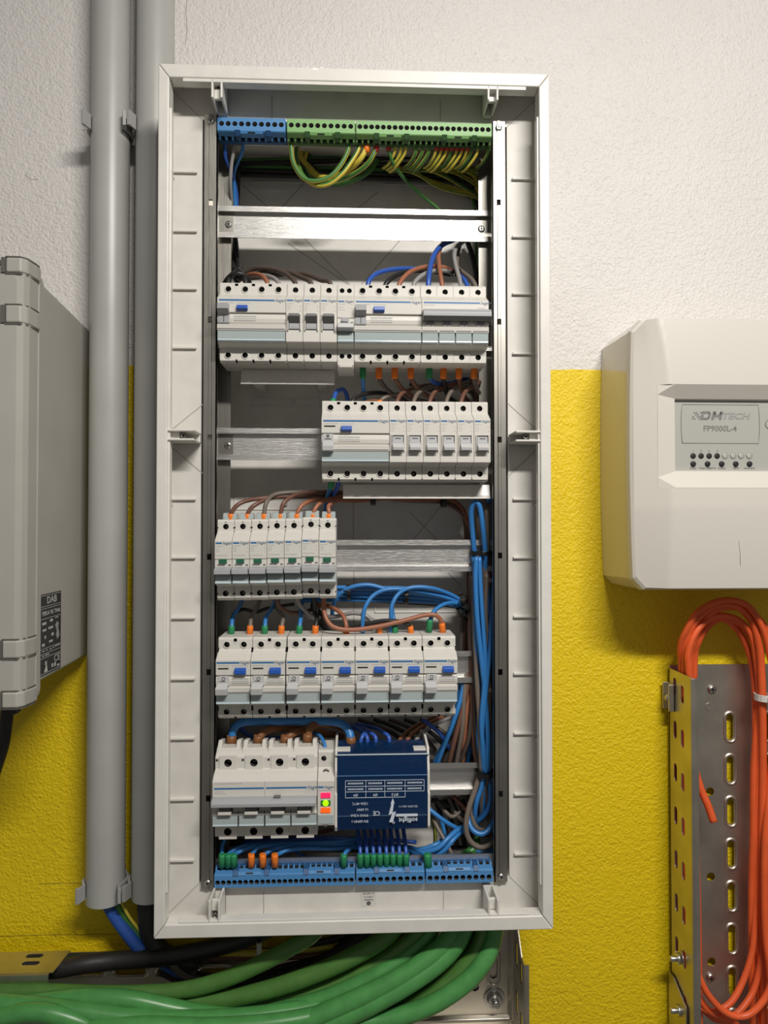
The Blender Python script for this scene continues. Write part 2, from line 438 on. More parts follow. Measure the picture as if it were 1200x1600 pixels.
# dust and debris on the bottom ledge
mat('dust', (.30,.27,.22), .9)
mb = MB()
for i in range(170):
    x = random.uniform(-.19,.19); y = random.uniform(-.118,-.094); r = random.uniform(.0003,.0009)
    mb.box(x-r,x+r*random.uniform(.5,2),y-r,y+r,-BH,-BH+r*.5)
o = part('dust_specks', mb, 'dust', board); o['kind'] = 'stuff'
# paper label (upside down)
p = at(576,1404,YS)
lb = part('paper_label', MB().box(-.0078,.0078,-.0003,.0002,-.0080,.0080), 'sticker_white', board, label='small white label stuck upside down on the bottom flange', loc=(p.x,YS,p.z-ZO))
R180 = (math.pi/2, math.pi, 0)
text('211N07.00', .0028, 'print_dark', lb, (0,-.0004,.0058), R180, 'CENTER', bold=.00003)
text('+5PZ11S', .0026, 'print_dark', lb, (0,-.0004,.0020), R180, 'CENTER')
part('printed_mark', MB().box(-.0048,.0048,-.0004,0,-.0016,-.0008).lathe([(-.0004,.0024),(0,.0024)],(0,0,-.0048),'y',10), 'print_dark', lb)

# uprights
def upright(sx):
    x0, x1 = .1485*sx, .1624*sx
    YU = -.0965
    mb = MB()
    w = (x1-x0)
    # shallow ribbed front face
    prof = [(x0,YU),(x0+w*.08,YU),(x0+w*.12,YU),(x0+w*.36,YU),(x0+w*.40,YU-.0012),(x0+w*.60,YU-.0012),(x0+w*.64,YU),(x1,YU),(x1,YU+.0018),(x0,YU+.0018)]
    mb.prism(prof, -.4115, .4115, axis='z')
    cb = MB()
    for py in ((317,500,684,870,1050,1247) if sx < 0 else (317,503,687,868,1050,1240)):
        z = at(330 if sx<0 else 780, py, YU).z-ZO
        cb.box(x0+w*.33,x0+w*.67,YU-.003,YU+.003,z-.0032,z+.0032)
    me = cut(mb.mesh('steel'), cb, 'dark')
    u = link('upright', me, board); u['label'] = 'galvanised steel upright with square slots'
    q = MB().box(x1-.0015*sx,x1,YU+.0018,-.054,-.4115,.4115).box(x1,.1408*sx,-.054,-.0525,-.4115,.4115).box(x0,x0+.0012*sx,YU,YU+.006,-.4115,.4115)
    part('upright_web', q, 'steel', u)
    for z in (.4040,-.4055):
        q = MB(); screw_mb(q, ((x0+x1)/2,YU-.0008,z), .0038, .0018); part('screw', q, ['bolt','dark'], u)
upright(-1); upright(1)
# DIN rails
RAILZ = [.3108,.1860,.0612,-.0636,-.1884,-.3132]
def rail(z):
    t = .0012
    prof = [(-.062,z+.0178),(-.062,z+.0118),(-.0558,z+.0118),(-.0558,z-.0118),(-.062,z-.0118),(-.062,z-.0178),
            (-.0608,z-.0178),(-.0608,z-.0130),(-.0545,z-.0130),(-.0545,z+.0130),(-.0608,z+.0130),(-.0608,z+.0178)]
    r = part('din_rail', MB().prism(prof, -.1560, .1560), 'aluminium', board)
    for sx in (-1,1):
        q = MB(); screw_mb(q, (sx*.1435,-.0558,z-.001), .0042, .002); part('screw', q, ['bolt','dark'], r)
        q = MB().cyl((sx*.1505,0,z-.001), .0017, -.0561, -.0555, n=10); part('fixing_hole', q, 'dark', r)
        q = MB().box(sx*.1540,sx*.1375,-.0562,-.0556,z-.0116,z+.0116); part('end_plate', q, 'steel', r)
for z in RAILZ: rail(z)
# carriers behind the terminal strips
part('terminal_carrier', MB().box(-.160,.160,-.085,-.083,.386,.402), 'steel', board)
part('terminal_carrier', MB().box(-.160,.160,-.085,-.083,-.401,-.3865), 'aluminium', board)

# ------------------------------------------------------------------ devices
MOD = .0177
YD = -.0622                                  # back of the devices (on the rail lips)
SH, NO = -.0440, -.0590                      # shoulder and nose planes, relative to YD
ROWZ = [.1850,.0602,-.0646,-.1892,-.3135]
def dev(name, label, cat, x, row, group=None):
    return thing(name, label, cat, (x, YD, ZO+ROWZ[row]), group)
def body(root, w, holes_top, holes_bot, front, r=.0030, zt=.0350, zb=-.0350, mats='housing', notch=(), zmax=.0425, zmin=-.0425, extra=None):
    """housing with stepped profile; front = list of (y,z) of the nose, from bottom to top"""
    prof = [(-.0004,zmin),(SH+.003,zmin),(SH,zmin+.003)]+[(SH,-.0275)]+front+[(SH,.0300),(SH,zmax-.002),(SH+.002,zmax),(-.0004,zmax)]
    me = MB().prism(prof, .00015, w-.00015).mesh(mats, .00035, 1)
    cb = MB()
    for x in holes_top: cb.cyl((x,0,zt), r, SH-.004, SH+.007, n=16)
    for x in holes_bot: cb.cyl((x,0,zb), r, SH-.004, SH+.007, n=16)
    for (x0,x1,z0,z1) in notch: cb.box(x0,x1,SH-.004,SH+.004,z0,z1)
    if extra: extra(cb)
    me = cut(me, cb, 'hole')
    h = link('housing', me, root)
    for z, hs in ((zt,holes_top),(zb,holes_bot)):
        for x in hs:
            q = MB(); screw_mb(q, (x,SH+.0068,z), r*.86, .0018, cross=False); part('terminal_screw', q, ['screw','dark'], root)
    return h
def rims(root, xs, z, r=.0030):
    for x in xs:
        part('terminal_rim', MB().lathe([(.0006,r+.0011),(-.0007,r+.0009),(-.0007,r),(.0008,r)], (x,SH,z), 'y', 16, caps=False), 'housing_b', root)
def stripe(root, x0, x1, z, t=.0017):
    part('blue_stripe', MB().box(x0,x1,NO-.00012,NO+.0003,z-t/2,z+t/2), 'stripe', root)
def brand(root, x, z, size=.0048):
    text('hager', size, 'brandprint', root, (x,NO-.00012,z), align='LEFT', shear=.25, bold=.00006)
def prints(root, rows, m='print', y=NO):
    q = MB()
    for x0,x1,z,h in rows:
        x = x0
        while x < x1:
            d = random.uniform(.0005,.0011); q.box(x,min(x+d,x1),y-.00008,y+.0002,z-h/2,z+h/2); x += d+random.uniform(.0003,.0006)
    part('small_print', q, m, root)
NOSE_A = [(-.052,-.0250),(NO,-.0240),(NO,.0215),(-.054,.0242)]          # plain nose
NOSE_R = [(-.050,-.0262),(-.0545,-.0242),(-.0545,-.0130),(-.0592,-.0128),(-.0598,-.0065),(-.0560,-.0062),(-.0578,-.0040),(-.0583,-.0003),(-.0578,.0035),(-.0560,.0058),(NO,.0061),(NO,.0215),(-.0535,.0245)]
def label_window(root, w, n=1, z0=-.0242, z1=-.0128):
    for i in range(n):
        a, b = i*w/n, (i+1)*w/n
        o = part('label_window', MB().prism([(-.0545,z0),(-.0586,z0+.0012),(-.0588,z1-.0004),(-.0545,z1-.0002)], a+.0006, b-.0006), 'clear', root, .0003)
        part('window_edge', MB().prism([(-.0578,z0+.0002),(-.0592,z0+.0012),(-.0590,z0+.0026),(-.058,z0+.0026)], a+.0008, b-.0008), 'clear_edge', o)
        part('window_groove', MB().box(a+.001,b-.001,-.0601,-.059,-.0112,-.0107), 'print', o)

def rcd4(name, label, x, row, up):
    w = 4*MOD; root = dev(name, label, 'circuit breaker', x, row, 'four-pole residual current breakers')
    hx = [w*(i+.5)/4+(.0002 if i<2 else -.0002) for i in range(4)]
    no = [(w*k/4-.0018+dx, w*k/4+.0016+dx, .0385, .0412) for k,dx in ((1,0),(2,0),(3,0))]+[(w*k/4-.001, w*k/4+.001,-.0425,-.0395) for k in (1,2,3)]
    body(root, w, hx, hx, NOSE_R, notch=no)
    rims(root, hx, -.0350); rims(root, hx, .0350)
    for k in range(4):
        part('ledge', MB().box(w*k/4+.001,w*(k+1)/4-.001,SH-.0012,SH+.001,-.0412,-.0398), 'housing', root, .0004)
    stripe(root, .002, w-.0115, .0188); brand(root, w-.0110, .0188)
    label_window(root, w)
    if up:
        part('toggle', MB().prism([(-.056,-.0055),(-.0592,-.0050),(-.0592,.0032),(-.0672,.0072),(-.0672,.0135),(-.0585,.0142),(-.056,.0130)], .0014, .0128), 'lever', root, .0005)
        part('toggle_mark', MB().box(.0068,.0074,-.0594,-.0588,-.0042,.0020), 'dark', root)
        part('toggle_underside', MB().prism([(-.0594,.0034),(-.0673,.0073),(-.0673,.0078),(-.0594,.0040)], .0016, .0126), 'lever_dark', root)  # thin sheet under the lever, shade painted as darker grey
    else:
        part('toggle_plate', MB().prism([(-.056,-.0055),(-.0592,-.0050),(-.0592,.0052),(-.056,.0055)], .0014, .0128), 'lever_light', root, .0004)
        part('toggle', MB().prism([(-.0575,-.0018),(-.0585,-.0135),(-.0665,-.0128),(-.0672,-.0075)], .0014, .0128), 'lever_light', root, .0005)
        part('toggle_mark', MB().box(.0035,.0105,-.0594,-.0588,-.0006,.0006).lathe([(-.0594,.0017),(-.0589,.0017)], (.0068,0,.0030), 'y', 12), 'print_dark', root)
        part('indicator_slot', MB().box(.0030,.0145,NO-.0002,NO+.0005,.0125,.0140), 'dark', root)
    part('test_button', MB().prism([(NO+.001,.0078),(NO-.0018,.0078),(NO-.0042,.0090),(NO-.0036,.0128),(NO+.001,.0140)], .0205, .0318), 'button', root, .0005)
    prints(root, [(.004,.017,.0160,.0007),(.020,.034,.0156,.0007)])
    prints(root, [(.0175,.040,.0022,.0008),(.0175,.040,.0000,.0008),(.0175,.040,-.0022,.0008)], y=-.0583)
    return root

def mcb1(name, label, x, row, state, group):
    w = MOD; root = dev(name, label, 'circuit breaker', x, row, group)
    def ex(cb): cb.box(.0030,w-.0030,NO-.003,NO+.0045,-.0118,.0042)
    body(root, w, [w/2], [w/2], NOSE_A, extra=ex)
    part('ledge', MB().box(.0006,w-.0006,SH-.0010,SH+.001,-.0412,-.0398), 'housing', root, .0004)
    stripe(root, .0012, .0075, .0192); brand(root, .0081, .0192, .0042)
    q = MB().box(.0018,.0030,NO-.0024,NO+.001,-.0128,.0052).box(w-.0030,w-.0018,NO-.0024,NO+.001,-.0128,.0052)
    part('toggle_surround', q, 'housing', root, .0006)
    if state == 'up':
        part('toggle_plate', MB().prism([(NO+.004,-.0115),(NO-.0008,-.0108),(NO-.0008,-.0048),(NO+.003,-.0040)], .0034, w-.0034), 'lever', root, .0003)
        part('toggle', MB().prism([(NO+.002,-.0045),(NO-.0012,-.0046),(NO-.0072,.0010),(NO-.0066,.0040),(NO+.003,.0040)], .0034, w-.0034), 'lever_dark', root, .0004)  # dark grey paints the shade on the lever's underside
        text('I-ON', .0034, 'sticker_white', root, (w/2,NO-.0010,-.0078), align='CENTER')
    else:
        part('toggle', MB().prism([(NO+.004,.0038),(NO-.0004,.0030),(NO-.0012,-.0030),(NO-.0076,-.0088),(NO-.0068,-.0122),(NO+.003,-.0115)], .0034, w-.0034), 'lever', root, .0004)
        part('toggle_face', MB().prism([(NO-.0014,-.0032),(NO-.0079,-.0090),(NO-.0072,-.0120),(NO-.0008,-.0110)], .0032, w-.0032), 'lever_light', root, .0003)
        part('toggle_mark', MB().box(.0060,.0120,NO-.0010,NO-.0003,.0004,.0014), 'print_dark', root)
    prints(root, [(.0016,.0075,.0158,.0006),(.0016,.0050,.0135,.0006),(.0016,.0056,.0112,.0006),(.0016,.0046,.0088,.0006),(.0145,.0162,.0130,.0006),(.0145,.0162,.0085,.0006)])
    part('printed_mark', MB().box(.0035,.0090,SH-.0001,SH+.0002,.0298,.0302).box(.0035,.0039,SH-.0001,SH+.0002,.0285,.0302), 'print', root)
    return root

def mcb1n(name, label, x, row, group):
    w = MOD; root = dev(name, label, 'circuit breaker', x, row, group)
    fr = [(-.050,-.0262),(-.0545,-.0242),(-.0545,-.0120),(-.0580,-.0118),(-.0580,.0012),(NO,.0018),(NO,.0205),(-.0535,.0245)]
    body(root, w, [w/2], [w/2], fr, zt=.0350, zb=-.0350, notch=((0,.0012,.0330,.0345),(w-.0012,w,.0330,.0345),(0,.0012,-.0360,-.0345),(w-.0012,w,-.0360,-.0345),(.0078,.0096,.0392,.0400)))
    part('joint_notch', MB().box(w-.0012,w,SH-.0006,SH+.001,.0265,.0300), 'dark', root)
    stripe(root, .0012, .0075, .0180); brand(root, .0081, .0180, .0042)
    prints(root, [(.0016,.0085,.0150,.0007),(.0016,.0050,.0130,.0006),(.0016,.0050,.0112,.0006),(.0016,.0050,.0094,.0006),(.0016,.0135,.0052,.0008),(.0150,.0162,.0130,.0006),(.0150,.0162,.0090,.0006)])
    part('green_tab', MB().box(.0045,.0125,-.0594,-.0578,-.0030,.0015), 'greentab', root, .0003)
    part('printed_arrow', MB().prism([(.0022,-.0046),(.0040,-.0038),(.0040,-.0042),(.0105,-.0040),(.0105,-.0052),(.0040,-.0050),(.0040,-.0054)], -.0583, -.0579, axis='y').box(.0138,.0165,-.0583,-.0579,-.0052,-.0040), 'print_dark', root)
    part('toggle', MB().prism([(-.0572,-.0060),(-.0660,-.0085),(-.0665,-.0135),(-.0572,-.0150)], .0006, w-.0006), 'lever', root, .0005)
    o = part('label_window', MB().prism([(-.0545,-.0242),(-.0590,-.0232),(-.0568,-.0150),(-.0545,-.0145)], .0006, w-.0006), 'lever_dark', root, .0003)
    o.data.materials[0] = MT['clear']
    part('window_edge', MB().prism([(-.0580,-.0242),(-.0598,-.0232),(-.0594,-.0218),(-.0582,-.0218)], .0008, w-.0008), 'clear_edge', o)
    # clear hump of the rear terminal seen behind the shoulder
    part('rear_terminal', MB().prism([(-.004,.0425),(-.022,.0425),(-.022,.0475),(-.018,.0500),(-.008,.0500),(-.004,.0475)], .0015, w-.0015), 'clear', root, .0008)
    return root

def rcbo2(name, label, x, row, group):
    w = 2*MOD; root = dev(name, label, 'circuit breaker', x, row, group)
    hx = [w*.25, w*.75]
    body(root, w, hx, hx, NOSE_R, notch=((w/2-.0018,w/2+.0016,.0380,.0412),(w/2-.0012,w/2+.0012,-.0425,-.0402),(0,.001,.0270,.0320),(w-.001,w,.0270,.0320),(0,.0010,-.034,-.029),(w-.001,w,-.034,-.029)))
    rims(root, hx, .0350); rims(root, hx, -.0350)
    part('notch_tongue', MB().box(w/2-.0016,w/2+.0014,SH-.0004,SH+.0015,.0366,.0380), 'housing', root)
    stripe(root, .0010, w-.0110, .0188); brand(root, w-.0105, .0188, .0046)
    label_window(root, w)
    part('indicator_slot', MB().box(.0025,.0132,NO-.0002,NO+.0005,.0122,.0136), 'dark', root)
    part('test_button', MB().prism([(NO+.001,.0066),(NO-.0018,.0066),(NO-.0042,.0080),(NO-.0036,.0122),(NO+.001,.0142)], .0195, .0312), 'button', root, .0006)
    part('toggle_plate', MB().prism([(-.056,-.0055),(-.0592,-.0050),(-.0592,.0052),(-.056,.0055)], .0026, .0140), 'lever_light', root, .0004)
    part('toggle', MB().prism([(-.0575,-.0018),(-.0585,-.0135),(-.0665,-.0128),(-.0680,-.0060)], .0012, .0128), 'lever_light', root, .0006)
    q = MB(); q.box(.0045,.0100,-.0594,-.0590,-.0006,.0004)
    q.lathe([(-.0595,.0019),(-.0595,.0013),(-.0590,.0013)], (.0082,0,.0026), 'y', 14, caps=False)
    part('toggle_mark', q, 'print_dark', root)
    prints(root, [(.0022,.0140,.0158,.0007),(.0170,.0330,.0156,.0007)])
    prints(root, [(.0165,.0330,.0022,.0008),(.0165,.0330,.0000,.0008),(.0165,.0330,-.0022,.0008)], y=-.0583)
    return root

# --- row 1
X0 = -.1437
rcd4('residual_current_breaker', 'four-pole residual current breaker with raised grey toggle at the left end of the top row', X0, 0, True)
for i, s in enumerate(('first', 'second', 'third')):
    mcb1('single_pole_breaker', f'single-pole breaker with raised shade-darkened toggle, {s} from the left of the top-row three', X0+(4+i)*MOD, 0, 'up', 'single-pole breakers with raised toggles')
def aux(x, row):
    w = MOD; root = dev('changeover_switch', 'narrow one-module device with two small screws between top-row breakers', 'electrical device', x, row)
    body(root, w, [w*.28,w*.72], [w*.28,w*.72], [(-.050,-.0262),(-.0545,-.0242),(-.0545,-.0120),(-.0580,-.0118),(-.0580,.0012),(NO,.0018),(NO,.0215),(-.0535,.0245)], r=.0026, zmin=-.0475)
    stripe(root, .0012, .0075, .0188); brand(root, .0081, .0188, .0042)
    prints(root, [(.0016,.0085,.0158,.0007),(.0016,.0060,.0125,.0006),(.0016,.0080,.0100,.0006),(.0140,.0162,.0158,.0006),(.0140,.0162,.0115,.0006)])
    part('status_window', MB().box(.0045,.0125,-.0592,-.0578,-.0035,.0018), 'lever', root, .0003)
    part('printed_arrow', MB().prism([(.0030,-.0028),(.0055,-.0012),(.0055,-.0020),(.0110,-.0022),(.0110,-.0034),(.0055,-.0036),(.0055,-.0044)], -.0596, -.0592, axis='y').box(.0140,.0168,-.0584,-.0579,-.0040,-.0025), 'print_dark', root)
    part('toggle', MB().prism([(-.0572,-.0045),(-.0655,-.0055),(-.0668,-.0105),(-.0572,-.0125)], .0006, w-.0006), 'lever_light', root, .0005)
    o = part('label_window', MB().prism([(-.0545,-.0242),(-.0590,-.0232),(-.0568,-.0130),(-.0545,-.0125)], .0006, w-.0006), 'clear', root, .0003)
    part('window_edge', MB().prism([(-.0580,-.0242),(-.0598,-.0232),(-.0594,-.0215),(-.0582,-.0215)], .0008, w-.0008), 'clear_edge', o)
    part('foot', MB().box(.002,w-.002,SH-.001,SH+.002,-.0470,-.0440), 'housing_b', root, .0004)
aux(X0+7*MOD, 0)
rcd4('residual_current_breaker', 'four-pole residual current breaker with raised grey toggle right of the narrow device, top row', X0+8*MOD, 0, True)
def mcb4(x, row):
    w = 4*MOD; root = dev('four_pole_breaker', 'four-pole breaker with one wide dark grey handle bar at the right of the top row', 'circuit breaker', x, row)
    hx = [w*(i+.5)/4 for i in range(4)]
    body(root, w, hx, hx, NOSE_R)
    for i in (1,2,3): part('pole_joint', MB().box(w*i/4-.0002,w*i/4+.0002,SH-.00015,SH+.0002,.0300,.0420).box(w*i/4-.0002,w*i/4+.0002,SH-.00015,SH+.0002,-.0400,-.0275), 'print', root)
    part('ledge', MB().box(.0006,w-.0006,SH-.0010,SH+.001,-.0412,-.0398), 'housing', root, .0004)
    stripe(root, .002, w-.0095, .0188); brand(root, w-.0090, .0188)
    prints(root, [(.002,.014,.0160,.0008),(w-.012,w-.003,.0132,.0008)])
    part('handle_bar', MB().prism([(-.056,.0108),(-.0660,.0102),(-.0690,.0062),(-.0690,.0020),(-.0650,-.0010),(-.056,-.0010)], .0008, w+.0012), 'lever', root, .0006)
    part('handle_underside', MB().prism([(-.0692,.0026),(-.0692,.0020),(-.0652,-.0012),(-.0570,-.0012),(-.0570,-.0006),(-.0650,-.0004)], .0010, w+.0010), 'lever_dark', root)  # underside skin of the bar, its shade put in as darker grey
    for i in range(4):
        part('status_window', MB().box(w*i/4+.0045,w*i/4+.0090,-.0592,-.0575,-.0058,-.0014).box(w*i/4+.0100,w*i/4+.0132,-.0592,-.0575,-.0058,-.0014), 'lever', root, .0003)
    label_window(root, w, 4)
mcb4(X0+12*MOD, 0)
# --- row 2
X2 = -.0360
rcd4('residual_current_breaker', 'four-pole residual current breaker with lowered light toggle in the second row', X2, 1, False)
ordn = ('first','second','third','fourth','fifth','sixth','seventh')
for i in range(6):
    mcb1('single_pole_breaker', f'single-pole breaker with lowered grey toggle, {ordn[i]} from the left of the second-row six', X2+(4+i)*MOD, 1, 'down', 'single-pole breakers with lowered toggles')
# --- row 3
for i in range(7):
    r = mcb1n('compact_breaker', f'compact breaker with wide grey lever, {ordn[i]} from the left in the third row', X0-.0015+i*(MOD+.0001), 2, 'compact breakers of the third row')
    r.location.z += (-.0012,-.0010,-.0008,-.0002,.0000,.0012,.0004)[i]; r.location.y -= .0004*(i%2)
# --- row 4
for i in range(7):
    rcbo2('two_pole_breaker', f'two-pole breaker with blue test button, {ordn[i]} from the left in the fourth row', X0+i*(2*MOD+.00015)+(.0007 if i>1 else 0), 3, 'two-pole breakers of the fourth row')
# --- row 5
def main4():
    w = .1070; root = dev('main_breaker', 'wide four-pole main breaker with grey handle bar at the lower left', 'circuit breaker', X0-.0030, 4)
    pw = w/4; hx = [pw*(i+.5)+.0003 for i in range(4)]
    fr = [(-.050,-.0262),(-.0545,-.0242),(-.0545,-.0130),(-.0592,-.0128),(-.0598,-.0100),(-.0560,-.0098),(-.0560,.0058),(NO,.0061),(NO,.0220),(-.0520,.0270)]
    prof = [(-.0004,-.0425),(SH+.003,-.0425),(SH,-.0395),(SH,-.0275)]+fr+[(SH,.0300),(SH,.0420),(SH+.008,.0480),(-.0004,.0480)]
    cb = MB()
    for x in hx: cb.cyl((x,0,.0365), .0040, SH-.004, SH+.009, n=18).cyl((x,0,-.0345), .0040, SH-.004, SH+.009, n=18)
    for i in range(5):
        x = pw*i
        cb.box(x-.0042,x+.0042,SH-.02,.01,-.0440,-.0400)
    for i in range(4): cb.box(pw*i+.0065,pw*i+.0205,-.062,-.051,-.0090,.0055)
    me = cut(MB().prism(prof, .0002, w-.0002).mesh('housing', .0004, 1), cb, 'hole')
    link('housing', me, root)
    for i, x in enumerate(hx):
        for z in (.0365,-.0345):
            q = MB(); screw_mb(q, (x,SH+.0086,z), .0034, .0018, cross=True); part('terminal_screw', q, ['screw','dark'], root)
        part('terminal_plate', MB().box(x-.0092,x+.0092,SH-.0012,SH+.001,.0292,.0440), 'housing', root, .0004); part('terminal_plate', MB().box(x-.0092,x+.0092,SH-.0012,SH+.001,-.0424,-.0280), 'housing', root, .0004)
    # plates would cover the holes: give each a bored collar instead
    for o in [c for c in root.children if c.name.startswith('terminal_plate')]:
        x = sum(v.co.x for v in o.data.vertices)/len(o.data.vertices); k = MB()
        for z in (.0365,-.0345): k.cyl((x,0,z), .0040, SH-.006, SH+.004, n=18)
        o.data = cut(o.data, k, 'hole')
    for i in range(4):
        x = pw*i
        for dx in (.0012, pw-.0062):
            part('terminal_shroud', MB().prism([(SH+.004,.0400),(SH+.016,.0400),(SH+.030,.0530),(SH+.014,.0560),(SH+.006,.0500)], x+dx, x+dx+.0045), 'housing', root, .0006)
        part('shroud_wall', MB().prism([(SH+.002,.0400),(SH+.020,.0400),(SH+.020,.0500),(SH+.006,.0500)], x+.0008, x+pw-.0008), 'housing', root, .0006)
        part('side_mark', MB().box(x+.0010,x+.0032,SH-.0004,SH+.001,.0382,.0402), 'dark', root)
        part('pole_lever', MB().prism([(-.053,.0040),(-.0600,-.0020),(-.0625,-.0090),(-.0595,-.0095),(-.053,-.0080)], x+.0075, x+.0195), 'lever_dark', root, .0005)
        part('lever_tip', MB().prism([(-.0600,-.0068),(-.0640,-.0072),(-.0640,-.0100),(-.0600,-.0104)], x+.0068, x+.0202), 'housing', root, .0004)
        if i: part('pole_joint', MB().box(x-.0002,x+.0002,-.0600,-.0590,-.0240,-.0062), 'dark', root)
    stripe(root, .002, w/2-.0008, .0150); stripe(root, w/2+.0012, w-.0105, .0150); brand(root, w-.0100, .0152, .0052)
    part('half_joint', MB().box(w/2-.0002,w/2+.0002,NO-.0001,NO+.0003,.0070,.0220), 'print', root)
    prints(root, [(.002,.030,.0200,.0007),(.003,.012,.0118,.0007),(.003,.014,.0098,.0007)])
    q = MB()
    for i in range(4):
        x = w-.0115+i*.0026; q.box(x,x+.0003,NO-.0001,NO+.0002,.0085,.0128).box(x-.0008,x,NO-.0001,NO+.0002,.0122,.0126)
    part('printed_mark', q, 'print', root)
    part('handle_bar', MB().prism([(-.056,.0072),(-.0650,.0066),(-.0690,.0030),(-.0690,-.0005),(-.0645,-.0022),(-.056,-.0022)], .0006, w-.0006), 'lever', root, .0006)
    part('handle_clip', MB().box(w/2+.0065,w/2+.0195,-.0662,-.0640,.0032,.0058).box(w/2+.0095,w/2+.0165,-.0650,-.0600,.0058,.0085), 'lever_dark', root, .0004)
    label_window(root, w, 4)
    return root
main4()
def indicator():
    w = MOD; root = dev('phase_indicator', 'narrow module with red, green and orange lights beside the main breaker', 'electrical device', X0-.0030+.1072, 4)
    body(root, w, [.0060], [], [(-.052,-.0250),(NO,-.0240),(NO,.0215),(-.054,.0245)], r=.0028, zt=.0395, zb=-.0350, zmax=.0480, zmin=-.0260)
    q = MB(); q.lathe([(0,.0036),(-.0016,.0034),(-.0016,.0026),(-.0004,.0026)], (.0090,NO+.013,.0275), 'y', 14)
    part('terminal_rim', MB().lathe([(0,.0034),(-.0014,.0032),(-.0014,.0022),(-.0002,.0022)], (.0085,SH-.0040,.0268), 'y', 14), 'screw', root)
    stripe(root, .0008, .0066, .0150); brand(root, .0072, .0150, .0044)
    prints(root, [(.0012,.016,.0116,.0008)])
    for z, m, nm in ((.0068,'red_led','red light window'),(-.0010,'green_led','green light window'),(-.0084,'orange_led','orange light window')):
        part('light_window', MB().box(.0035,.0135,NO-.0010,NO+.0005,z-.0026,z+.0026), 'green_led_frame' if 'green' in m else m, root, .0003, label=nm)
        if 'green' in m: part('light_lens', MB().lathe([(NO-.0008,.0033),(NO-.0016,.0027)], (.0085,0,z), 'y', 16), m, root)
    part('label_window', MB().box(.0010,w-.0010,NO-.0008,NO+.001,-.0225,-.0130), 'clear', root, .0004)
    part('printed_arrow', MB().prism([(.0055,-.0232),(.0115,-.0232),(.0085,-.0252)], NO-.0012, NO-.0004, axis='y'), 'print_dark', root)
    return root
indicator()
def block():
    xl = at(523,1240,-.121).x; xr = at(672,1240,-.121).x; w = xr-xl
    root = dev('distribution_block', 'translucent blue power distribution block with white upside-down printing', 'terminal block', xl, 4)
    zt, zb = .0480, -.0300
    for x0, x1 in ((0,.0026),(w-.0026,w)):
        part('end_plate', MB().prism([(-.002,zb),(-.056,zb-.0015),(-.0600,zb+.004),(-.0600,.0080),(-.0565,.0085),(-.0565,.0300),(-.0500,.0520),(-.020,.0560),(-.002,.0540)], x0, x1), 'frame', root, .0006)
        s = 1 if x0 == 0 else -1
        part('latch', MB().box(x0+s*.0026,x0+s*.0160,-.0480,-.0360,.0468,.0492) if s>0 else MB().box(x1-.0160,x1-.0026,-.0480,-.0360,.0468,.0492), 'frame', root, .0004)
    part('insulating_base', MB().box(.003,w-.003,-.012,-.001,zb+.002,.046), 'lever_dark', root, .0005)
    for j, z in enumerate((.030,.004,-.016)):
        b = part('busbar', MB().box(.006,w-.006,-.040+.006*j,-.014,z-.0035,z+.0035), 'brass', root, .0004)
        for i in range(9):
            q = MB(); screw_mb(q, (.012+i*(w-.024)/8,-.040+.006*j,z), .0028, .0016, cross=False); part('clamp_screw', q, ['screw','dark'], b)
    # cover: front skin with folds
    prof = [(-.030,zb),(-.0560,zb),(-.0585,zb+.0150),(-.0598,zb+.0160),(-.0598,.0300-.0040),(-.0585,.0270),(-.0540,.0470),(-.0200,.0510)]
    inner = [(a+.0016, b*.985) for a,b in prof]
    cv = part('blue_cover', MB().prism(prof+inner[::-1], .0028, w-.0028), 'block_cover', root, label='translucent dark blue plastic cover')
    part('cover_fold', MB().box(.0028,w-.0028,-.0601,-.0594,.0262,.0266), 'block_line', cv)
    part('cover_fold', MB().box(.0028,w-.0028,-.0590,-.0583,zb+.0148,zb+.0153), 'block_line', cv)
    part('cover_fold', MB().box(.0005,w-.0005,-.0552,-.0535,.0458,.0468), 'clear_edge', cv)
    yp = -.0600
    tb = MB(); t = .00022
    xs = [.0115,.0330,.0520,.0735,.0932]; k = w/.0985
    xs = [x*k*1.0 for x in (.0110,.0320,.0515,.0725,.0922)]
    z0, z1, z2, z3 = .0212, .0150, .0090, .0030
    z0, z1, z2, z3 = .0215, .0155, .0100, .0040
    for z, a, b in ((z0,xs[0],xs[4]+.010*0+.0265*0),(z1,xs[0],xs[4]),(z2,xs[0],xs[4]),(z3,xs[0],xs[3])):
        tb.box(a,b,yp-.0001,yp+.0004,z-t,z+t)
    for i, x in enumerate(xs): tb.box(x-t,x+t,yp-.0001,yp+.0004,(z3 if i<4 else z2),z0)
    part('printed_table', tb, 'block_print', cv)
    for i, s in enumerate(('\u00d89','\u00d89','\u00d87.5','\u00d85.5')):
        text(s, .0036, 'block_print', cv, ((xs[i]+xs[i+1])/2 if i<3 else xs[3]-.006,yp-.0001,.0068), R180, 'CENTER', bold=.00004) if i != 3 else None
    text('\u00d85.5', .0036, 'block_print', cv, (xs[3]-.0040+.0110*0,yp-.0001,.0068), R180, 'CENTER') if False else None
    q = MB()
    for i in range(4):
        for z in (.0186,.0127):
            x = xs[i]+.0025
            while x < xs[i+1]-.003:
                d = random.uniform(.0006,.0012); q.box(x,x+d,yp-.0001,yp+.0003,z-.0008,z+.0008); x += d+.0005
    part('small_print', q, 'block_print', cv)
    for i, s in enumerate(('EN 60947-1','IMAX 4.2kA','Ui 690V','125A-40\u00b0C')):
        text(s, .0036, 'block_print', cv, (.0345*k,yp-.0001,-.0200+.0060*i), R180, 'LEFT', bold=.00003)
    text('CE', .0062, 'block_print', cv, (.0430*k,yp-.0001,-.0120), R180, 'CENTER', bold=.0001)
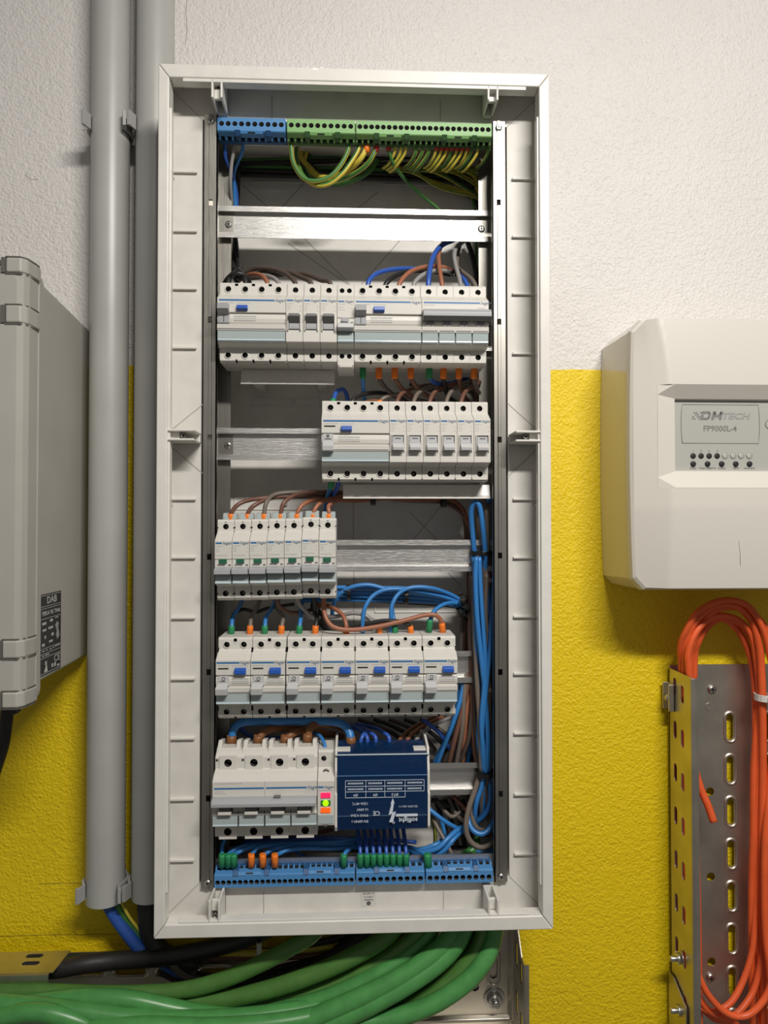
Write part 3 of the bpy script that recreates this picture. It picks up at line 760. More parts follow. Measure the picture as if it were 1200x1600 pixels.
    text('soflight', .0068, 'block_print', cv, (w-.0130,yp-.0001,-.0195), R180, 'LEFT', bold=.00012)
    text('\u00ae', .0040, 'block_print', cv, (w-.0380,yp-.0001,-.0215), R180, 'CENTER')
    text('SD-DPA 40/1+1', .0030, 'block_print', cv, (w-.0130,yp-.0001,-.0055), R180, 'LEFT')
    part('printed_bar', MB().box(w-.0355,w-.0130,yp-.0002,yp+.0003,-.0158,-.0132), 'block_print', cv)
    bx = .0590*k
    part('printed_bolt', MB().prism([(bx-.0030,-.0215),(bx+.0008,-.0215),(bx+.0040,-.0105),(bx+.0005,-.0118),(bx+.0020,-.0020),(bx+.0026,-.0022),(bx+.0008,.0030),(bx-.0016,-.0030),(bx-.0006,-.0026),(bx-.0036,-.0142),(bx+.0002,-.0128)], yp-.0001, yp+.0003, axis='y'), 'block_print', cv)
    return root
block()
# loose cover strips clipped on the tub under rows one and two
def strip(name, label, px0, px1, py0, py1, Y):
    a, b = at(px0,py0,Y), at(px1,py1,Y)
    r = thing(name, label, 'cover strip', ((a.x+b.x)/2, Y, b.z)); h = a.z-b.z; w = b.x-a.x
    part('face', MB().prism([(0,h),(.0015,h),(.0015,.004),(-.004,.0),(-.006,.0005),(-.004,.004)], -w/2, w/2), 'frame', r, .0004)
    part('back_clip', MB().box(-w/2+.01,-w/2+.02,.0015,-Y+YB,h*.3,h*.7).box(w/2-.02,w/2-.01,.0015,-Y+YB,h*.3,h*.7), 'frame', r)
strip('cover_strip', 'off-white plastic strip below the left breakers of the top row', 377,523,578,603,-.075)
strip('cover_strip', 'off-white plastic strip below the second-row breakers', 536,765,757,780,-.080)

# ------------------------------------------------------------------ terminal strips
def term(name, label, px0, px1, n, top, m, md, group):
    Y = -.103
    yq = 190 if top else 1372
    x0, x1 = at(px0,yq,Y).x+.0003, at(px1,yq,Y).x-.0003
    w = x1-x0
    root = thing(name, label, 'terminal block', (x0, Y, ZO+(.3985 if top else -.4025)), group)
    s = 1 if top else -1
    # local z measured from the hole row; s flips the section for the lower strips
    def sz(pr): return [(a,b*s) for a,b in pr]
    prof = sz([(0,.0068 if top else .0058),(.018,.0068 if top else .0058),(.018,-.0112),(.0135,-.0112),(.0012,-.0082),(0,-.0074)])
    cb = MB(); p0 = w/n*.62; pitch = (w-2*p0)/(n-1)
    for i in range(n): cb.cyl((p0+i*pitch,0,0), min(.0027,pitch*.42), -.004, .009, n=14)
    # wire mouths in the sloped part
    for i in range(n): cb.box(p0+i*pitch-.0019,p0+i*pitch+.0019,.0075,.0125,-.0160*s,-.0082*s)
    me = cut(MB().prism(prof, 0, w).mesh([m], .0004, 1), cb, 'hole')
    link('body', me, root)
    # lower tier with its shadow put into the colour, ribs between the mouths
    part('lower_tier', MB().prism(sz([(.0128,-.0106),(.0128,-.0126),(.0180,-.0126),(.0180,-.0106)]), .0004, w-.0004), md, root)
    rm = MB().prism(sz([(.0070,-.0090),(.0085,-.0120),(.0140,-.0124),(.0140,-.0100)]), -.0007, .0007).mesh(m)
    for i in range(n+1): link('rib', rm, root, (p0+(i-.5)*pitch,0,0))
    sc = MB(); screw_mb(sc, (0,.0070,0), .0022, .0012, cross=False); scm = sc.mesh(['screw','dark'])
    for i in range(n): link('clamp_screw', scm, root, (p0+i*pitch,0,0))
    # marker tabs and latches
    k = 1 if n < 15 else 2
    for j in range(k):
        c = w*(j+.5)/k
        part('marker_tab', MB().prism(sz([(-.0006,-.0072),(.0010,-.0100),(.0070,-.0113),(.0070,-.0090),(.0010,-.0068)]), c-.0120, c+.0120), m, root, .0003)
        part('marker_slot', MB().prism(sz([(-.0002,-.0084),(.0004,-.0096),(.0012,-.0096),(.0012,-.0084)]), c-.0038, c+.0038), 'dark', root)
        for d in (-.0175,.0150): part('latch', MB().prism(sz([(-.0010,-.0068),(.0030,-.0112),(.0100,-.0128),(.0100,-.0096),(.0015,-.0066)]), c+d, c+d+.0055), md, root, .0003)
    return root
term('terminal_strip', 'blue ten-way terminal strip at the top left of the board', 339,446.5,10,True,'terminal_blue','terminal_blue_shaded','terminal strips')
term('terminal_strip', 'green ten-way terminal strip between the top blue strip and the long green one', 448,555,10,True,'terminal_green','terminal_green_shaded','terminal strips')
term('terminal_strip', 'long green terminal strip at the top right of the board', 556,769,23,True,'terminal_green','terminal_green_shaded','terminal strips')
term('terminal_strip', 'long blue terminal strip at the bottom left of the board', 334,555,25,False,'terminal_blue','terminal_blue_shaded','terminal strips')
term('terminal_strip', 'blue ten-way terminal strip in the middle of the bottom edge', 556,664,10,False,'terminal_blue','terminal_blue_shaded','terminal strips')
term('terminal_strip', 'blue ten-way terminal strip at the bottom right of the board', 665,771,10,False,'terminal_blue','terminal_blue_shaded','terminal strips')
# ------------------------------------------------------------------ wires
def ferrule_part(root, p0, p1, r, m, L=.0105):
    d = (p1-p0).normalized()
    part('ferrule', MB().tube([p0, p0+d*L*.8, p0+d*L], [r, r, r*.9], 10), 'ferrule_'+m, root)
def wire(label, m, rmm, pts, fer=None, fer2=None, group=None, name='wire', fl=.0105, fr=1.45, n=8):
    """pts: (photo x, photo y, distance from the wall in mm)"""
    P = [at(a,b,-y/1000) for a,b,y in pts]
    sp = spline(P); r = rmm/1000
    mats = [m]; alt = None
    if m == 'pe': mats = ['wire_green','wire_yellow']; alt = (0,1,2,5,6) if random.random() < .5 else (3,4,5,0)
    if not fer and not fer2:
        o = part(name, MB().tube(sp, r, n, alt=alt), mats, None); return tag(o, label, 'wire', group)
    root = thing(name, label, 'wire', (0,0,0), group)
    part('insulation', MB().tube(sp, r, n, alt=alt), mats, root)
    if fer: ferrule_part(root, P[0], sp[3], r*fr, fer, fl)
    if fer2: ferrule_part(root, P[-1], sp[-4], r*fr, fer2, fl)
    return root
def tie(label, px, py, Y, w, h, tail=True, m='tie', d=.012, tilt=0):
    """cable tie: band round a bundle, w x h metres, with its head and cut tail"""
    p = at(px,py,Y); r = thing('cable_tie', label, 'cable tie', p)
    r.rotation_euler = (0,tilt,0)
    mb = MB(); pts = [(.5*w*math.cos(a), .5*d*math.sin(a), 0) for a in [2*math.pi*k/16 for k in range(17)]]
    n = 16
    vs = []; fs = []
    for k in range(n):
        a = 2*math.pi*k/n
        for rr in (1.0, .82):
            for z in (-h/2, h/2): vs.append((.5*w*rr*math.cos(a), .5*d*rr*math.sin(a), z))
    for k in range(n):
        a, b = k*4, ((k+1)%n)*4
        fs += [(a,b,b+1,a+1),(a+2,a+3,b+3,b+2),(a+1,b+1,b+3,a+3),(a,a+2,b+2,b)]
    part('band', MB().add(vs,fs,0,False), m, r)
    part('head', MB().box(-.0022,.0022,-.5*d-.0035,-.5*d+.001,-.0022,.0022), m, r, .0004)
    if tail: part('tail', MB().box(-.0006,.0006,-.5*d-.009,-.5*d-.003,-.0012,.0012), m, r, rot=(.3,.4,0))
T = 84
# top blue strip
wire('dark blue wire looping down left under the top blue strip', 'blue_royal', 2.2, [(352,212,86),(352,232,80),(353,250,72),(362,270,55),(368,292,40),(370,322,32),(367,360,28)])
wire('blue wire curving down from the middle of the top blue strip', 'blue', 2.0, [(379,212,86),(379,235,80),(372,252,68),(366,270,52),(366,300,40),(368,330,34),(366,365,30)])
wire('grey wire hanging straight under the top blue strip', 'grey', 2.0, [(366,212,84),(366,232,80),(362,255,74),(360,285,66),(362,318,50),(364,352,34)])
wire('black cable running down behind the top rail at the left', 'black', 3.0, [(372,268,30),(371,300,24),(369,345,22),(367,390,24),(366,425,34),(372,446,60)])
# earth wires of the ten-way green strip
wire('earth wire making the leftmost yellow-green loop at the top', 'pe', 2.6, [(455,213,88),(455,232,86),(459,256,86),(474,278,86),(494,283,86),(518,274,86),(536,252,86),(545,230,86),(546,213,88)])
wire('earth wire making the lowest yellow-green loop at the top', 'pe', 2.6, [(466,222,50),(463,246,58),(472,272,70),(490,288,80),(512,288,84),(534,272,86),(552,248,86),(561,230,86),(562,213,88)])
wire('plain yellow earth wire ending in an orange sleeve at the top', 'wire_yellow', 3.0, [(574,213,88),(572,232,86),(562,250,84),(546,264,74),(524,276,64),(500,276,52),(484,262,40),(470,244,32),(476,226,30)], fer='orange', fl=.017, fr=1.25)
wire('bright yellow-green wire ending in a red sleeve at the top', 'pe', 2.6, [(589,213,88),(587,232,86),(576,254,84),(556,270,76),(530,281,66),(508,284,56),(486,274,42),(476,252,32),(482,230,28)], fer='red', fl=.016, fr=1.25)
wire('dark green earth wire behind the yellow loops at the top', 'wire_green', 2.8, [(590,250,50),(576,268,52),(552,282,50),(522,288,46),(496,282,38),(480,262,28),(486,238,22),(510,226,20)])
wire('black-green cable arching behind the ten-way green strip', 'black', 3.2, [(488,226,30),(478,246,26),(490,264,26),(512,272,24),(540,268,22),(580,258,20),(640,258,18)])
# comb of earth wires under the long green strip
cx = [618,627,634,651,661,671,682,690,698,706,714,722,730,737,747,764]
for i, x in enumerate(cx):
    red = (681,690,698,706,714,722,730)
    dz = (i%3)*3
    wire('earth wire of the hanging comb under the long green strip' if not (680 < x < 731) else 'red-sleeved earth wire of the comb under the long green strip', 'pe', 1.9,
         [(x,213,88),(x,228,86),(x-3,242,82),(x-11-dz,256+dz,72),(x-19-dz,262+dz,58),(x-8,260+dz,44),(x+18 if x<730 else 752,266+dz,32),(min(x+55,748),282+dz*2,24),(750,312,20),(752,350,20)],
         fer='red' if 680 < x < 731 else None, group='earth wire comb', fl=.015)
wire('green earth wire dropping alone in front of the back plate at the top', 'wire_green', 2.0, [(606,213,88),(608,236,84),(616,258,74),(636,284,50),(662,308,34),(684,326,26),(700,345,22)], fer='red', fl=.015)
wire('thin green wire curving behind the comb at the top right', 'wire_green', 1.8, [(680,252,30),(700,262,24),(724,284,20),(736,308,18),(742,330,18),(744,380,18),(742,440,20)])
for i, (a, b) in enumerate(((640,268),(650,262),(660,258))):
    wire('dark earth cable in the bundle sweeping to the right under the comb', 'black' if i else 'wire_green', 2.6, [(a,244,22),(b+30,256+6*i,20),(700,270+7*i,20),(730,290+7*i,18),(748,316+4*i,16),(752,380,16),(750,440,18)], group='dark earth bundle')
# above row 1, left
G1 = 'wires into the top of the top row, left'
wire('black wire into the first pole of the top-left residual breaker', 'black', 2.9, [(356,452,T),(358,436,80),(366,426,66),(374,420,46),(371,400,30),(368,375,24)], group=G1)
wire('second black wire into the top-left residual breaker', 'black', 3.0, [(386,452,T),(382,434,80),(374,424,66),(366,420,44),(360,408,30),(345,400,30)], group=G1)
wire('thin black cable lying across the knot at the left end of the top row', 'black', 2.2, [(348,446,70),(358,432,80),(372,427,84),(388,434,78),(392,452,66)], group=G1)
wire('rust-brown wire into the third pole of the top-left residual breaker', 'rust', 2.5, [(418,452,T),(417,440,82),(409,431,72),(396,428,60),(384,432,48),(374,438,36)], group=G1)
wire('grey wire into the fourth pole of the top-left residual breaker', 'grey', 2.4, [(438,452,T),(434,440,82),(424,433,72),(408,430,58),(390,432,46),(376,436,36)], group=G1)
for i, (x, y) in enumerate(((464,418),(488,423),(518,427))):
    s = ('first','second','third')[i]
    wire(f'dark brown wire arching into the {s} single-pole breaker of the top row', 'darkbrown', 2.7, [(x,452,T),(x-4,440,82),(x-16,y+11,72),(x-36,y+3,60),(x-62,y+1,50),(386,y+8,42),(374,436,34)], group=G1)
tie('black cable tie round the knot of wires at the top left', 374, 431, -.062, .016, .0045, tilt=.5)
# above row 1, right
G2 = 'wires into the top of the top row, right'
wire('blue wire arching into the second residual breaker of the top row', 'blue_royal', 2.7, [(574,452,T),(577,438,82),(590,427,72),(614,421,60),(644,420,46),(676,424,36),(706,430,30)], group=G2)
wire('black wire into the second residual breaker of the top row', 'black', 2.7, [(599,452,T),(606,440,82),(620,430,72),(640,424,58),(672,424,44),(708,430,36)], group=G2)
wire('brown wire arching into the second residual breaker of the top row', 'rust', 2.6, [(622,452,T),(626,440,82),(638,427,74),(656,419,64),(680,416,54),(700,420,46),(712,428,38)], group=G2)
wire('grey wire arching into the second residual breaker of the top row', 'grey', 2.5, [(645,452,T),(649,440,82),(662,429,74),(680,423,62),(700,424,50),(714,430,38)], group=G2)
wire('blue wire rising from the four-pole breaker to behind the top rail', 'blue_royal', 2.9, [(669,452,T),(670,434,82),(674,410,72),(682,392,58),(694,381,44),(710,374,32),(724,360,24)], group=G2)
wire('brown wire rising straight from the four-pole breaker', 'rust', 2.5, [(692,452,T),(689,434,80),(686,412,66),(686,394,50),(694,378,36),(712,368,26)], group=G2)
wire('grey wire rising from the four-pole breaker past the cable tie', 'grey', 2.5, [(721,452,T),(718,436,80),(712,414,70),(710,398,60),(714,386,46),(728,374,32)], group=G2)
wire('dark blue wire behind the tie at the right of the top row', 'blue_royal', 2.5, [(732,452,T),(726,438,76),(716,428,60),(712,410,44),(718,384,30)], group=G2)
wire('dark taupe wire into the last pole of the four-pole breaker', 'taupe', 2.6, [(745,452,T),(738,438,78),(724,426,62),(714,416,48),(716,386,32)], group=G2)
wire('black cable passing down behind the right end of the top row', 'black', 3.0, [(728,372,22),(738,400,22),(744,430,24),(748,470,24)], group=G2)
tie('black cable tie round the wires above the four-pole breaker', 712, 426, -.060, .013, .0045, tilt=-.3)
# between rows 1 and 2
G3 = 'wires under the top row'
wire('teal-blue wire dropping from the green-sleeved pole under the top row', 'blue', 2.4, [(567,575,T),(567,592,82),(568,610,68),(570,636,52),(571,660,48)], fer='green', group=G3, fl=.012)
for i, (x, m, xe) in enumerate(((592,'darkbrown',640),(617,'brown',646),(642,'brown',680))):
    wire(f'{"dark brown" if i==0 else "brown"} wire from the {("first","second","third")[i]} orange sleeve under the top row', m, 2.5, [(x,575,T),(x+1,592,82),(x+12,608,70),(x+30,622,54),(xe+4,636,44),(xe+8,660,40)], fer='orange', group=G3, fl=.012)
wire('dark blue wire curving right from the second green sleeve under the top row', 'blue_royal', 2.5, [(671,575,T),(672,591,80),(684,599,66),(704,598,52),(728,592,40),(744,600,30)], fer='green', group=G3, fl=.012)
for i, (x, m) in enumerate(((693,'black'),(717,'brown'),(741,'taupe'))):
    wire(f'{m} wire from the {("fourth","fifth","sixth")[i]} orange sleeve under the top row', m, 2.5, [(x,575,T),(x,592,80),(x+3,606,62),(x+12,624,44),(748,650,30),(752,700,26)], fer='orange', group=G3, fl=.012)
G4 = 'wires into the second row'
wire('blue wire looping out of the green sleeve on the second row', 'blue_royal', 2.5, [(520,640,T),(521,626,82),(526,612,74),(535,608,64),(541,616,54),(544,634,48),(545,660,44)], fer='green', group=G4, fl=.012)
wire('black wire arching along the top of the second-row residual breaker', 'black', 2.5, [(547,640,T),(552,625,82),(568,616,70),(596,614,56),(624,622,46),(650,634,38),(690,640,30)], group=G4)
wire('orange-sleeved brown wire at the fourth pole of the second-row residual breaker', 'rust', 2.3, [(596,640,T),(592,629,82),(580,627,72),(560,632,58)], fer='orange', group=G4)
wire('taupe wire arching above the second-row residual breaker', 'taupe', 2.4, [(590,634,66),(600,622,66),(622,616,58),(650,624,46),(690,634,34)], group=G4)
for i, (x, k) in enumerate(((619,0),(645,1),(670,2),(696,3),(719,4))):
    wire(f'brown wire arching from the {ordn[i]} sleeve of the second-row single-pole breakers', 'taupe' if i%2 else 'brown', 2.4,
         [(x,642,T),(x+2,626,82),(x+10,614-k,72),(x+30,606-2*k,58),(min(x+62,738),602-2*k,44),(746,612+3*k,32),(750,660,26)], fer='orange', group=G4, fl=.009)
wire('dark wire sagging behind the second-row breakers at the right', 'darkbrown', 2.4, [(640,600,40),(680,610,36),(716,604,32),(742,622,28),(750,680,24),(752,760,24)], group=G4)
# row 2 -> row 3
wire('dark teal wire pair leaving under the second-row residual breaker', 'blue', 2.5, [(519,748,T),(516,762,76),(510,782,52),(508,808,36),(509,840,30)], fer='green', fl=.012)
wire('dark blue wire leaving beside the teal one under the second row', 'blue_royal', 2.4, [(531,748,T),(526,764,74),(516,784,50),(513,810,34),(513,842,28)])
G5 = 'brown wires into the third row'
b3 = [(361,783,778),(388,784,777),(413,772,768),(438,770,768),(465,781,783),(489,787,781),(513,784,784)]
x3 = [(361,803),(387,803),(412,803),(438,803),(464,803),(489,803),(513,803)]
mids = [[(376,786),(405,779),(450,776),(500,776)],[(400,788),(425,778),(460,775),(510,776)],[(417,784),(432,772),(470,769),(515,770)],[(445,784),(466,772),(500,769),(540,770)],
        [(474,788),(494,781),(516,782),(545,778)],[(498,788),(514,780),(536,776),(560,776)],[(514,790),(528,782),(556,783),(590,780)]]
for i, ((x, y), md) in enumerate(zip(x3, mids)):
    Ys = (80,68,58,50) if i < 4 else (78,66,56,48)
    wire(f'brown wire with orange sleeve into the {ordn[i]} compact breaker of the third row', 'taupe' if i==2 else ('rust' if i>3 else 'brown'), 2.4,
         [(x,818,80),(x+1,801,82)]+[(a,b,q) for (a,b),q in zip(md,Ys)]+[(620+6*i,776+i%3*3,42),(690+4*i,780+i%4*3,36),(722+2*i,800+4*i,30),(729+2*i,850,26),(733+i,930,26)], fer='orange', group=G5, fl=.011, fr=1.5)
tie('black cable tie on the brown wires behind the second cover strip', 583, 783, -.048, .010, .006, tail=False, tilt=1.57)
tie('second black cable tie on the brown wires, further right behind the strip', 693, 786, -.046, .010, .006, tail=False, tilt=1.57)
# row 3 -> row 4
G6 = 'blue wires bundled under the third row'
BB = [
 ('blue wire curling down at the left end of the blue bundle', [(519,962,50),(521,946,58),(530,930,66),(548,918,70),(576,914,70),(610,922,68),(650,926,64),(690,932,58),(722,944,48)], None),
 ('blue wire dropping from the bundle to the fifth two-pole breaker', [(567,990,80),(567,968,80),(571,948,78),(584,930,74),(606,921,72),(640,922,68),(684,930,60),(722,942,50)], 'black'),
 ('blue wire dropping from the bundle to the sixth two-pole breaker', [(611,988,80),(611,964,80),(613,944,78),(624,927,74),(644,918,72),(674,919,68),(702,928,58),(724,940,50)], None),
 ('blue wire bending into the green sleeve of the seventh two-pole breaker', [(670,988,82),(672,972,82),(677,957,78),(690,946,70),(706,942,60),(726,946,48)], 'green'),
]
for lab, pts, fe in BB: wire(lab, 'blue', 2.4, pts, fer='green' if fe == 'green' else None, group=G6, fl=.014)
for i, (y0, y1) in enumerate(((918,934),(925,938),(931,942),(937,946),(928,936))):
    wire('blue wire running straight along the tied bundle under the third row', 'blue', 2.4, [(470,y0+2,52),(524,y0,60-3*i),(580,y0+1,64-4*i),(640,y0+2,64-4*i),(690,y1-4,58-3*i),(726,y1+4,46)], group='straight wires of the blue bundle')
wire('black wire at the back of the blue bundle', 'black', 2.2, [(500,935,40),(560,938,42),(640,942,40),(700,946,36),(728,952,34)])
tie('left black cable tie round the blue bundle', 545, 924, -.062, .018, .0042, tilt=1.57, d=.020)
tie('right black cable tie round the blue bundle', 634, 930, -.060, .020, .0045, tilt=1.57, d=.022)
tie('large black cable tie where the blue bundle meets the vertical wires', 728, 948, -.044, .026, .006, tilt=.7, d=.026)
tie('lower black cable tie by the end of the blue bundle', 722, 958, -.042, .024, .005, tilt=.9, d=.022)
tie('upper black cable tie by the end of the blue bundle', 722, 938, -.046, .018, .006, tilt=1.2, d=.020)
tie('short black cable tie against the vertical brown wires', 736, 958, -.046, .020, .006, tilt=-.4, d=.020)
G7 = 'wires into the fourth row'
wire('long brown wire sagging from the third row to the last two-pole breaker', 'rust', 2.5, [(507,925,82),(506,945,84),(509,965,88),(522,980,92),(550,984,92),(590,979,90),(630,970,88),(660,962,86),(679,961,86),(689,970,84),(692,990,82)], fer2='orange', group=G7, fl=.012)
wire('short orange-brown wire into the fourth two-pole breaker', 'rust', 2.4, [(541,996,82),(541,978,82),(536,962,76),(524,952,68),(508,946,58),(490,944,48)], fer='orange', group=G7)
wire('grey wire arching over the fourth two-pole breaker', 'grey', 2.3, [(586,990,74),(582,972,76),(570,961,76),(550,958,72),(526,963,64),(506,962,56),(492,944,46)], group=G7)
wire('black wire arching into the sixth two-pole breaker', 'black', 2.3, [(643,996,82),(640,980,84),(628,972,84),(600,970,82),(570,976,80),(544,982,74),(510,976,64),(498,955,54)], fer='orange', group=G7, fl=.013)
wire('orange-sleeved grey wire into the fifth two-pole breaker', 'grey', 2.2, [(593,996,82),(593,982,82),(588,972,72),(570,964,60)], fer='orange', group=G7, fl=.013)
wire('green-sleeved blue wire into the sixth two-pole breaker', 'blue', 2.3, [(617,996,82),(617,980,82),(614,962,76),(612,945,70)], fer='green', group=G7, fl=.013)
for i, (x, m, fe, xe) in enumerate(((361,'blue','green',372),(390,'taupe','orange',400),(413,'blue','green',424),(439,'taupe','orange',430),(467,'blue','green',468),(492,'black','orange',486))):
    wire(f'{ {"blue":"blue","taupe":"brown-grey","black":"black"}[m] } wire rising behind the third row from the {ordn[i]} sleeve of the fourth row', m, 2.4,
         [(x,996,82),(x+1,980,82),(x+3,964,74),(xe+2,948,58),(xe+8,932,44),(xe+18,910,34)], fer=fe, group=G7, fl=.013)
wire('dark wire lying behind the sleeves at the left of the fourth row', 'black', 2.0, [(364,960,40),(380,952,44),(400,956,44),(420,950,40),(460,944,36)])
wire('brown wire hanging in a shallow arc under the third row', 'brown', 2.3, [(432,930,80),(436,946,76),(452,957,70),(476,956,62),(500,948,52)])
wire('grey wire slanting down under the third row', 'grey', 2.3, [(462,930,80),(468,944,76),(480,957,70),(494,964,62),(510,966,54)])
wire('black wire dropping under the sixth compact breaker', 'black', 2.5, [(490,928,80),(492,946,74),(496,966,60),(506,980,48),(520,990,44)])
# vertical bundle at the right
GB = 'wires of the vertical bundle at the right'
def jit(a): return random.uniform(-a, a)
wire('blue wire making the tall narrow loop at the top of the vertical bundle', 'blue', 3.0, [(745,905,56),(742,870,60),(738,830,66),(736,802,72),(739,788,76),(745,785,78),(750,794,78),(754,820,76),(758,860,70),(758,890,66),(762,940,64),(764,1000,62)])
wire('taupe wire looping over beside the tall blue loop', 'taupe', 2.9, [(748,870,50),(747,820,56),(748,790,62),(753,780,66),(758,788,68),(761,815,68),(761,860,64),(757,905,60),(756,960,58)])
wire('blue wire bending away behind the right upright at the top of the bundle', 'blue', 2.8, [(757,830,50),(757,800,54),(761,786,58),(768,780,58),(776,784,54)])
wire('violet-blue wire tucked behind the right upright', 'blue_royal', 2.6, [(760,840,44),(762,805,48),(767,792,50),(776,790,48)])
for i, (xa, xb, xc, m) in enumerate(((741,743,748,'blue'),(745,748,756,'blue'),(750,753,758,'taupe'),(752,757,762,'blue'),(758,760,766,'taupe'),(747,750,752,'taupe'),(762,764,762,'blue'),(740,744,746,'brown'),(755,757,764,'darkbrown'),(764,766,768,'brown'),(737,740,744,'taupe'),(749,760,769,'blue'))):
    yy = 68-(i%4)*8
    wire({'blue':'blue wire running down the vertical bundle beside the right upright','taupe':'taupe wire running down the vertical bundle beside the right upright','brown':'brown wire running down the vertical bundle beside the right upright','darkbrown':'dark brown wire running down the vertical bundle beside the right upright'}[m], m, 2.9,
         [(xa+jit(2),866,yy-6),(xa+jit(2),905,yy),(xb+jit(3),960,yy+4),(xc+jit(3),1030,yy+2),(xc+jit(4)+2,1100,yy),(xc+jit(3),1160,yy),(757+jit(7),1207,yy-2),(754+jit(9),1250,yy-6),(752+jit(8),1290,yy-20)], group=GB)
for i in range(6):
    m = ('taupe','darkbrown','brown')[i%3]
    wire(f'dark wire in the rear column left of the vertical bundle', m, 2.6, [(722+3*i,930,30),(722+3*i+jit(2),980,30),(721+4*i,1030,26),(724+4*i+jit(3),1080,30),(728+4*i,1130,34),(730+4*i+jit(3),1190,30),(728+5*i,1250,24)], group='rear column of dark wires')
GF = 'wires fanning out above the fifth rail'
fan = [((722,1082),(708,1130),(684,1192),'blue'),((716,1096),(704,1140),(678,1196),'blue'),((728,1078),(716,1135),(694,1194),'taupe'),((736,1090),(740,1140),(730,1198),'blue'),((726,1075),(722,1140),(712,1198),'taupe'),
       ((732,1080),(727,1130),(722,1198),'rust'),((745,1090),(743,1125),(755,1190),'blue'),((720,1100),(700,1150),(688,1198),'darkbrown'),((730,1076),(712,1150),(700,1200),'brown'),((738,1080),(733,1150),(716,1198),'darkbrown'),((742,1085),(738,1150),(744,1198),'taupe'),((733,1085),(720,1160),(714,1200),'blue')]
for i, (a, b, c, m) in enumerate(fan):
    nm = {'blue':'blue','taupe':'taupe','rust':'rust-brown','darkbrown':'dark brown','brown':'brown'}[m]
    y = 62-(i%4)*6
    wire(f'{nm} wire fanning out to the left above the fifth rail', m, 2.7, [(a[0]+6,a[1]-50,y-14),(a[0],a[1],y-4),(b[0],b[1],y),(c[0],c[1],y-14),(c[0]-6,c[1]+40,y-30)], group=GF)

GV = 'wires in front of the vertical bundle'
for i, (m, lab, P_) in enumerate((
  ('blue','blue wire slanting from the upper tie across the front of the vertical bundle',[(744,870,74),(743,910,76),(746,970,78),(752,1030,78),(758,1090,76),(762,1150,74),(760,1207,70)]),
  ('blue','blue wire bowing in front of the vertical bundle beside the fourth rail',[(749,870,72),(751,920,74),(755,980,76),(758,1030,78),(756,1080,78),(752,1130,76),(757,1190,72),(760,1215,68)]),
  ('blue','blue wire crossing from the right upright into the vertical bundle',[(772,900,60),(768,960,70),(766,1010,76),(762,1050,78),(757,1100,78),(753,1150,74),(756,1207,70)]),
  ('taupe','taupe wire in front of the vertical bundle beside the fourth row',[(740,900,64),(741,960,68),(743,1020,70),(746,1080,72),(750,1140,72),(752,1207,68)]),
  ('blue','blue wire emerging from behind the right upright near the fifth rail',[(774,1090,58),(768,1130,66),(764,1165,70),(762,1207,68)]),
  ('darkbrown','dark brown wire along the left side of the vertical bundle',[(737,880,58),(738,940,60),(739,1010,60),(741,1080,60),(744,1150,60),(750,1207,60)]),
  ('brown','brown wire along the left side of the vertical bundle',[(736,900,50),(735,970,54),(736,1040,56),(738,1110,56),(742,1170,56),(748,1210,56)]))):
    wire(lab, m, 2.8, P_, group=GV)
tie('black cable tie round the vertical bundle beside the third rail', 752, 864, -.060, .026, .0045, d=.026, tail=False)
tie('black cable tie round the vertical bundle beside the fifth rail', 758, 1207, -.062, .022, .0050, d=.026, tail=False)
# loops at the lower right
wire('outer taupe wire of the loops at the lower right', 'taupe', 3.0, [(750,1210,62),(742,1235,66),(732,1265,70),(728,1292,72),(734,1313,72),(750,1324,72),(768,1318,68),(780,1300,60)])
wire('rust-taupe wire inside the loops at the lower right', 'taupe', 2.8, [(752,1212,56),(744,1240,60),(738,1265,62),(739,1282,64),(746,1294,64),(757,1298,62)])
wire('brown wire inside the loops at the lower right', 'brown', 2.8, [(748,1215,52),(741,1245,56),(736,1270,58),(738,1290,58),(748,1302,58),(764,1304,54),(776,1294,48)])
wire('bright blue wire making the lowest curve of the loops at the lower right', 'blue', 3.0, [(731,1272,60),(733,1287,66),(741,1299,70),(753,1303,72),(764,1296,70),(774,1280,64),(780,1262,56)])
wire('blue wire sweeping down the middle of the loops at the lower right', 'blue', 2.9, [(757,1210,66),(752,1232,68),(745,1252,68),(742,1272,64),(744,1290,54)])
wire('blue wire of the loops beside the right upright', 'blue', 2.9, [(764,1212,62),(766,1235,64),(764,1258,62),(756,1274,58),(744,1284,52),(728,1290,46)])
wire('second blue wire of the loops beside the right upright', 'blue', 2.9, [(760,1212,54),(762,1240,54),(758,1264,52),(750,1280,48)])
wire('short blue wire low in the corner by the right upright', 'blue', 2.8, [(744,1328,52),(754,1334,56),(766,1331,56),(778,1322,50)])
G8 = 'wires in the lower right corner'
wire('blue wire slanting down beside the blue distribution block', 'blue', 2.6, [(660,1256,54),(675,1268,58),(692,1281,60),(708,1291,58),(724,1298,50)], group=G8)
wire('upper blue wire rising from the bottom strips to the right corner', 'blue', 2.9, [(640,1334,70),(662,1332,74),(684,1325,76),(700,1310,72),(716,1296,62),(732,1290,50)], group=G8)
wire('lower blue wire rising from the bottom strips to the right corner', 'blue', 2.9, [(640,1342,66),(668,1340,70),(692,1330,72),(706,1314,70),(720,1300,60),(738,1294,48)], group=G8)
wire('third blue wire rising from the bottom strips to the right corner', 'blue', 2.8, [(630,1328,62),(656,1328,64),(680,1320,64),(692,1312,58)], group=G8)
wire('brown-grey wire slanting down to the bottom right strip', 'taupe', 2.2, [(672,1262,44),(680,1286,56),(692,1308,66),(702,1326,72),(710,1345,74),(714,1360,74)], group=G8)
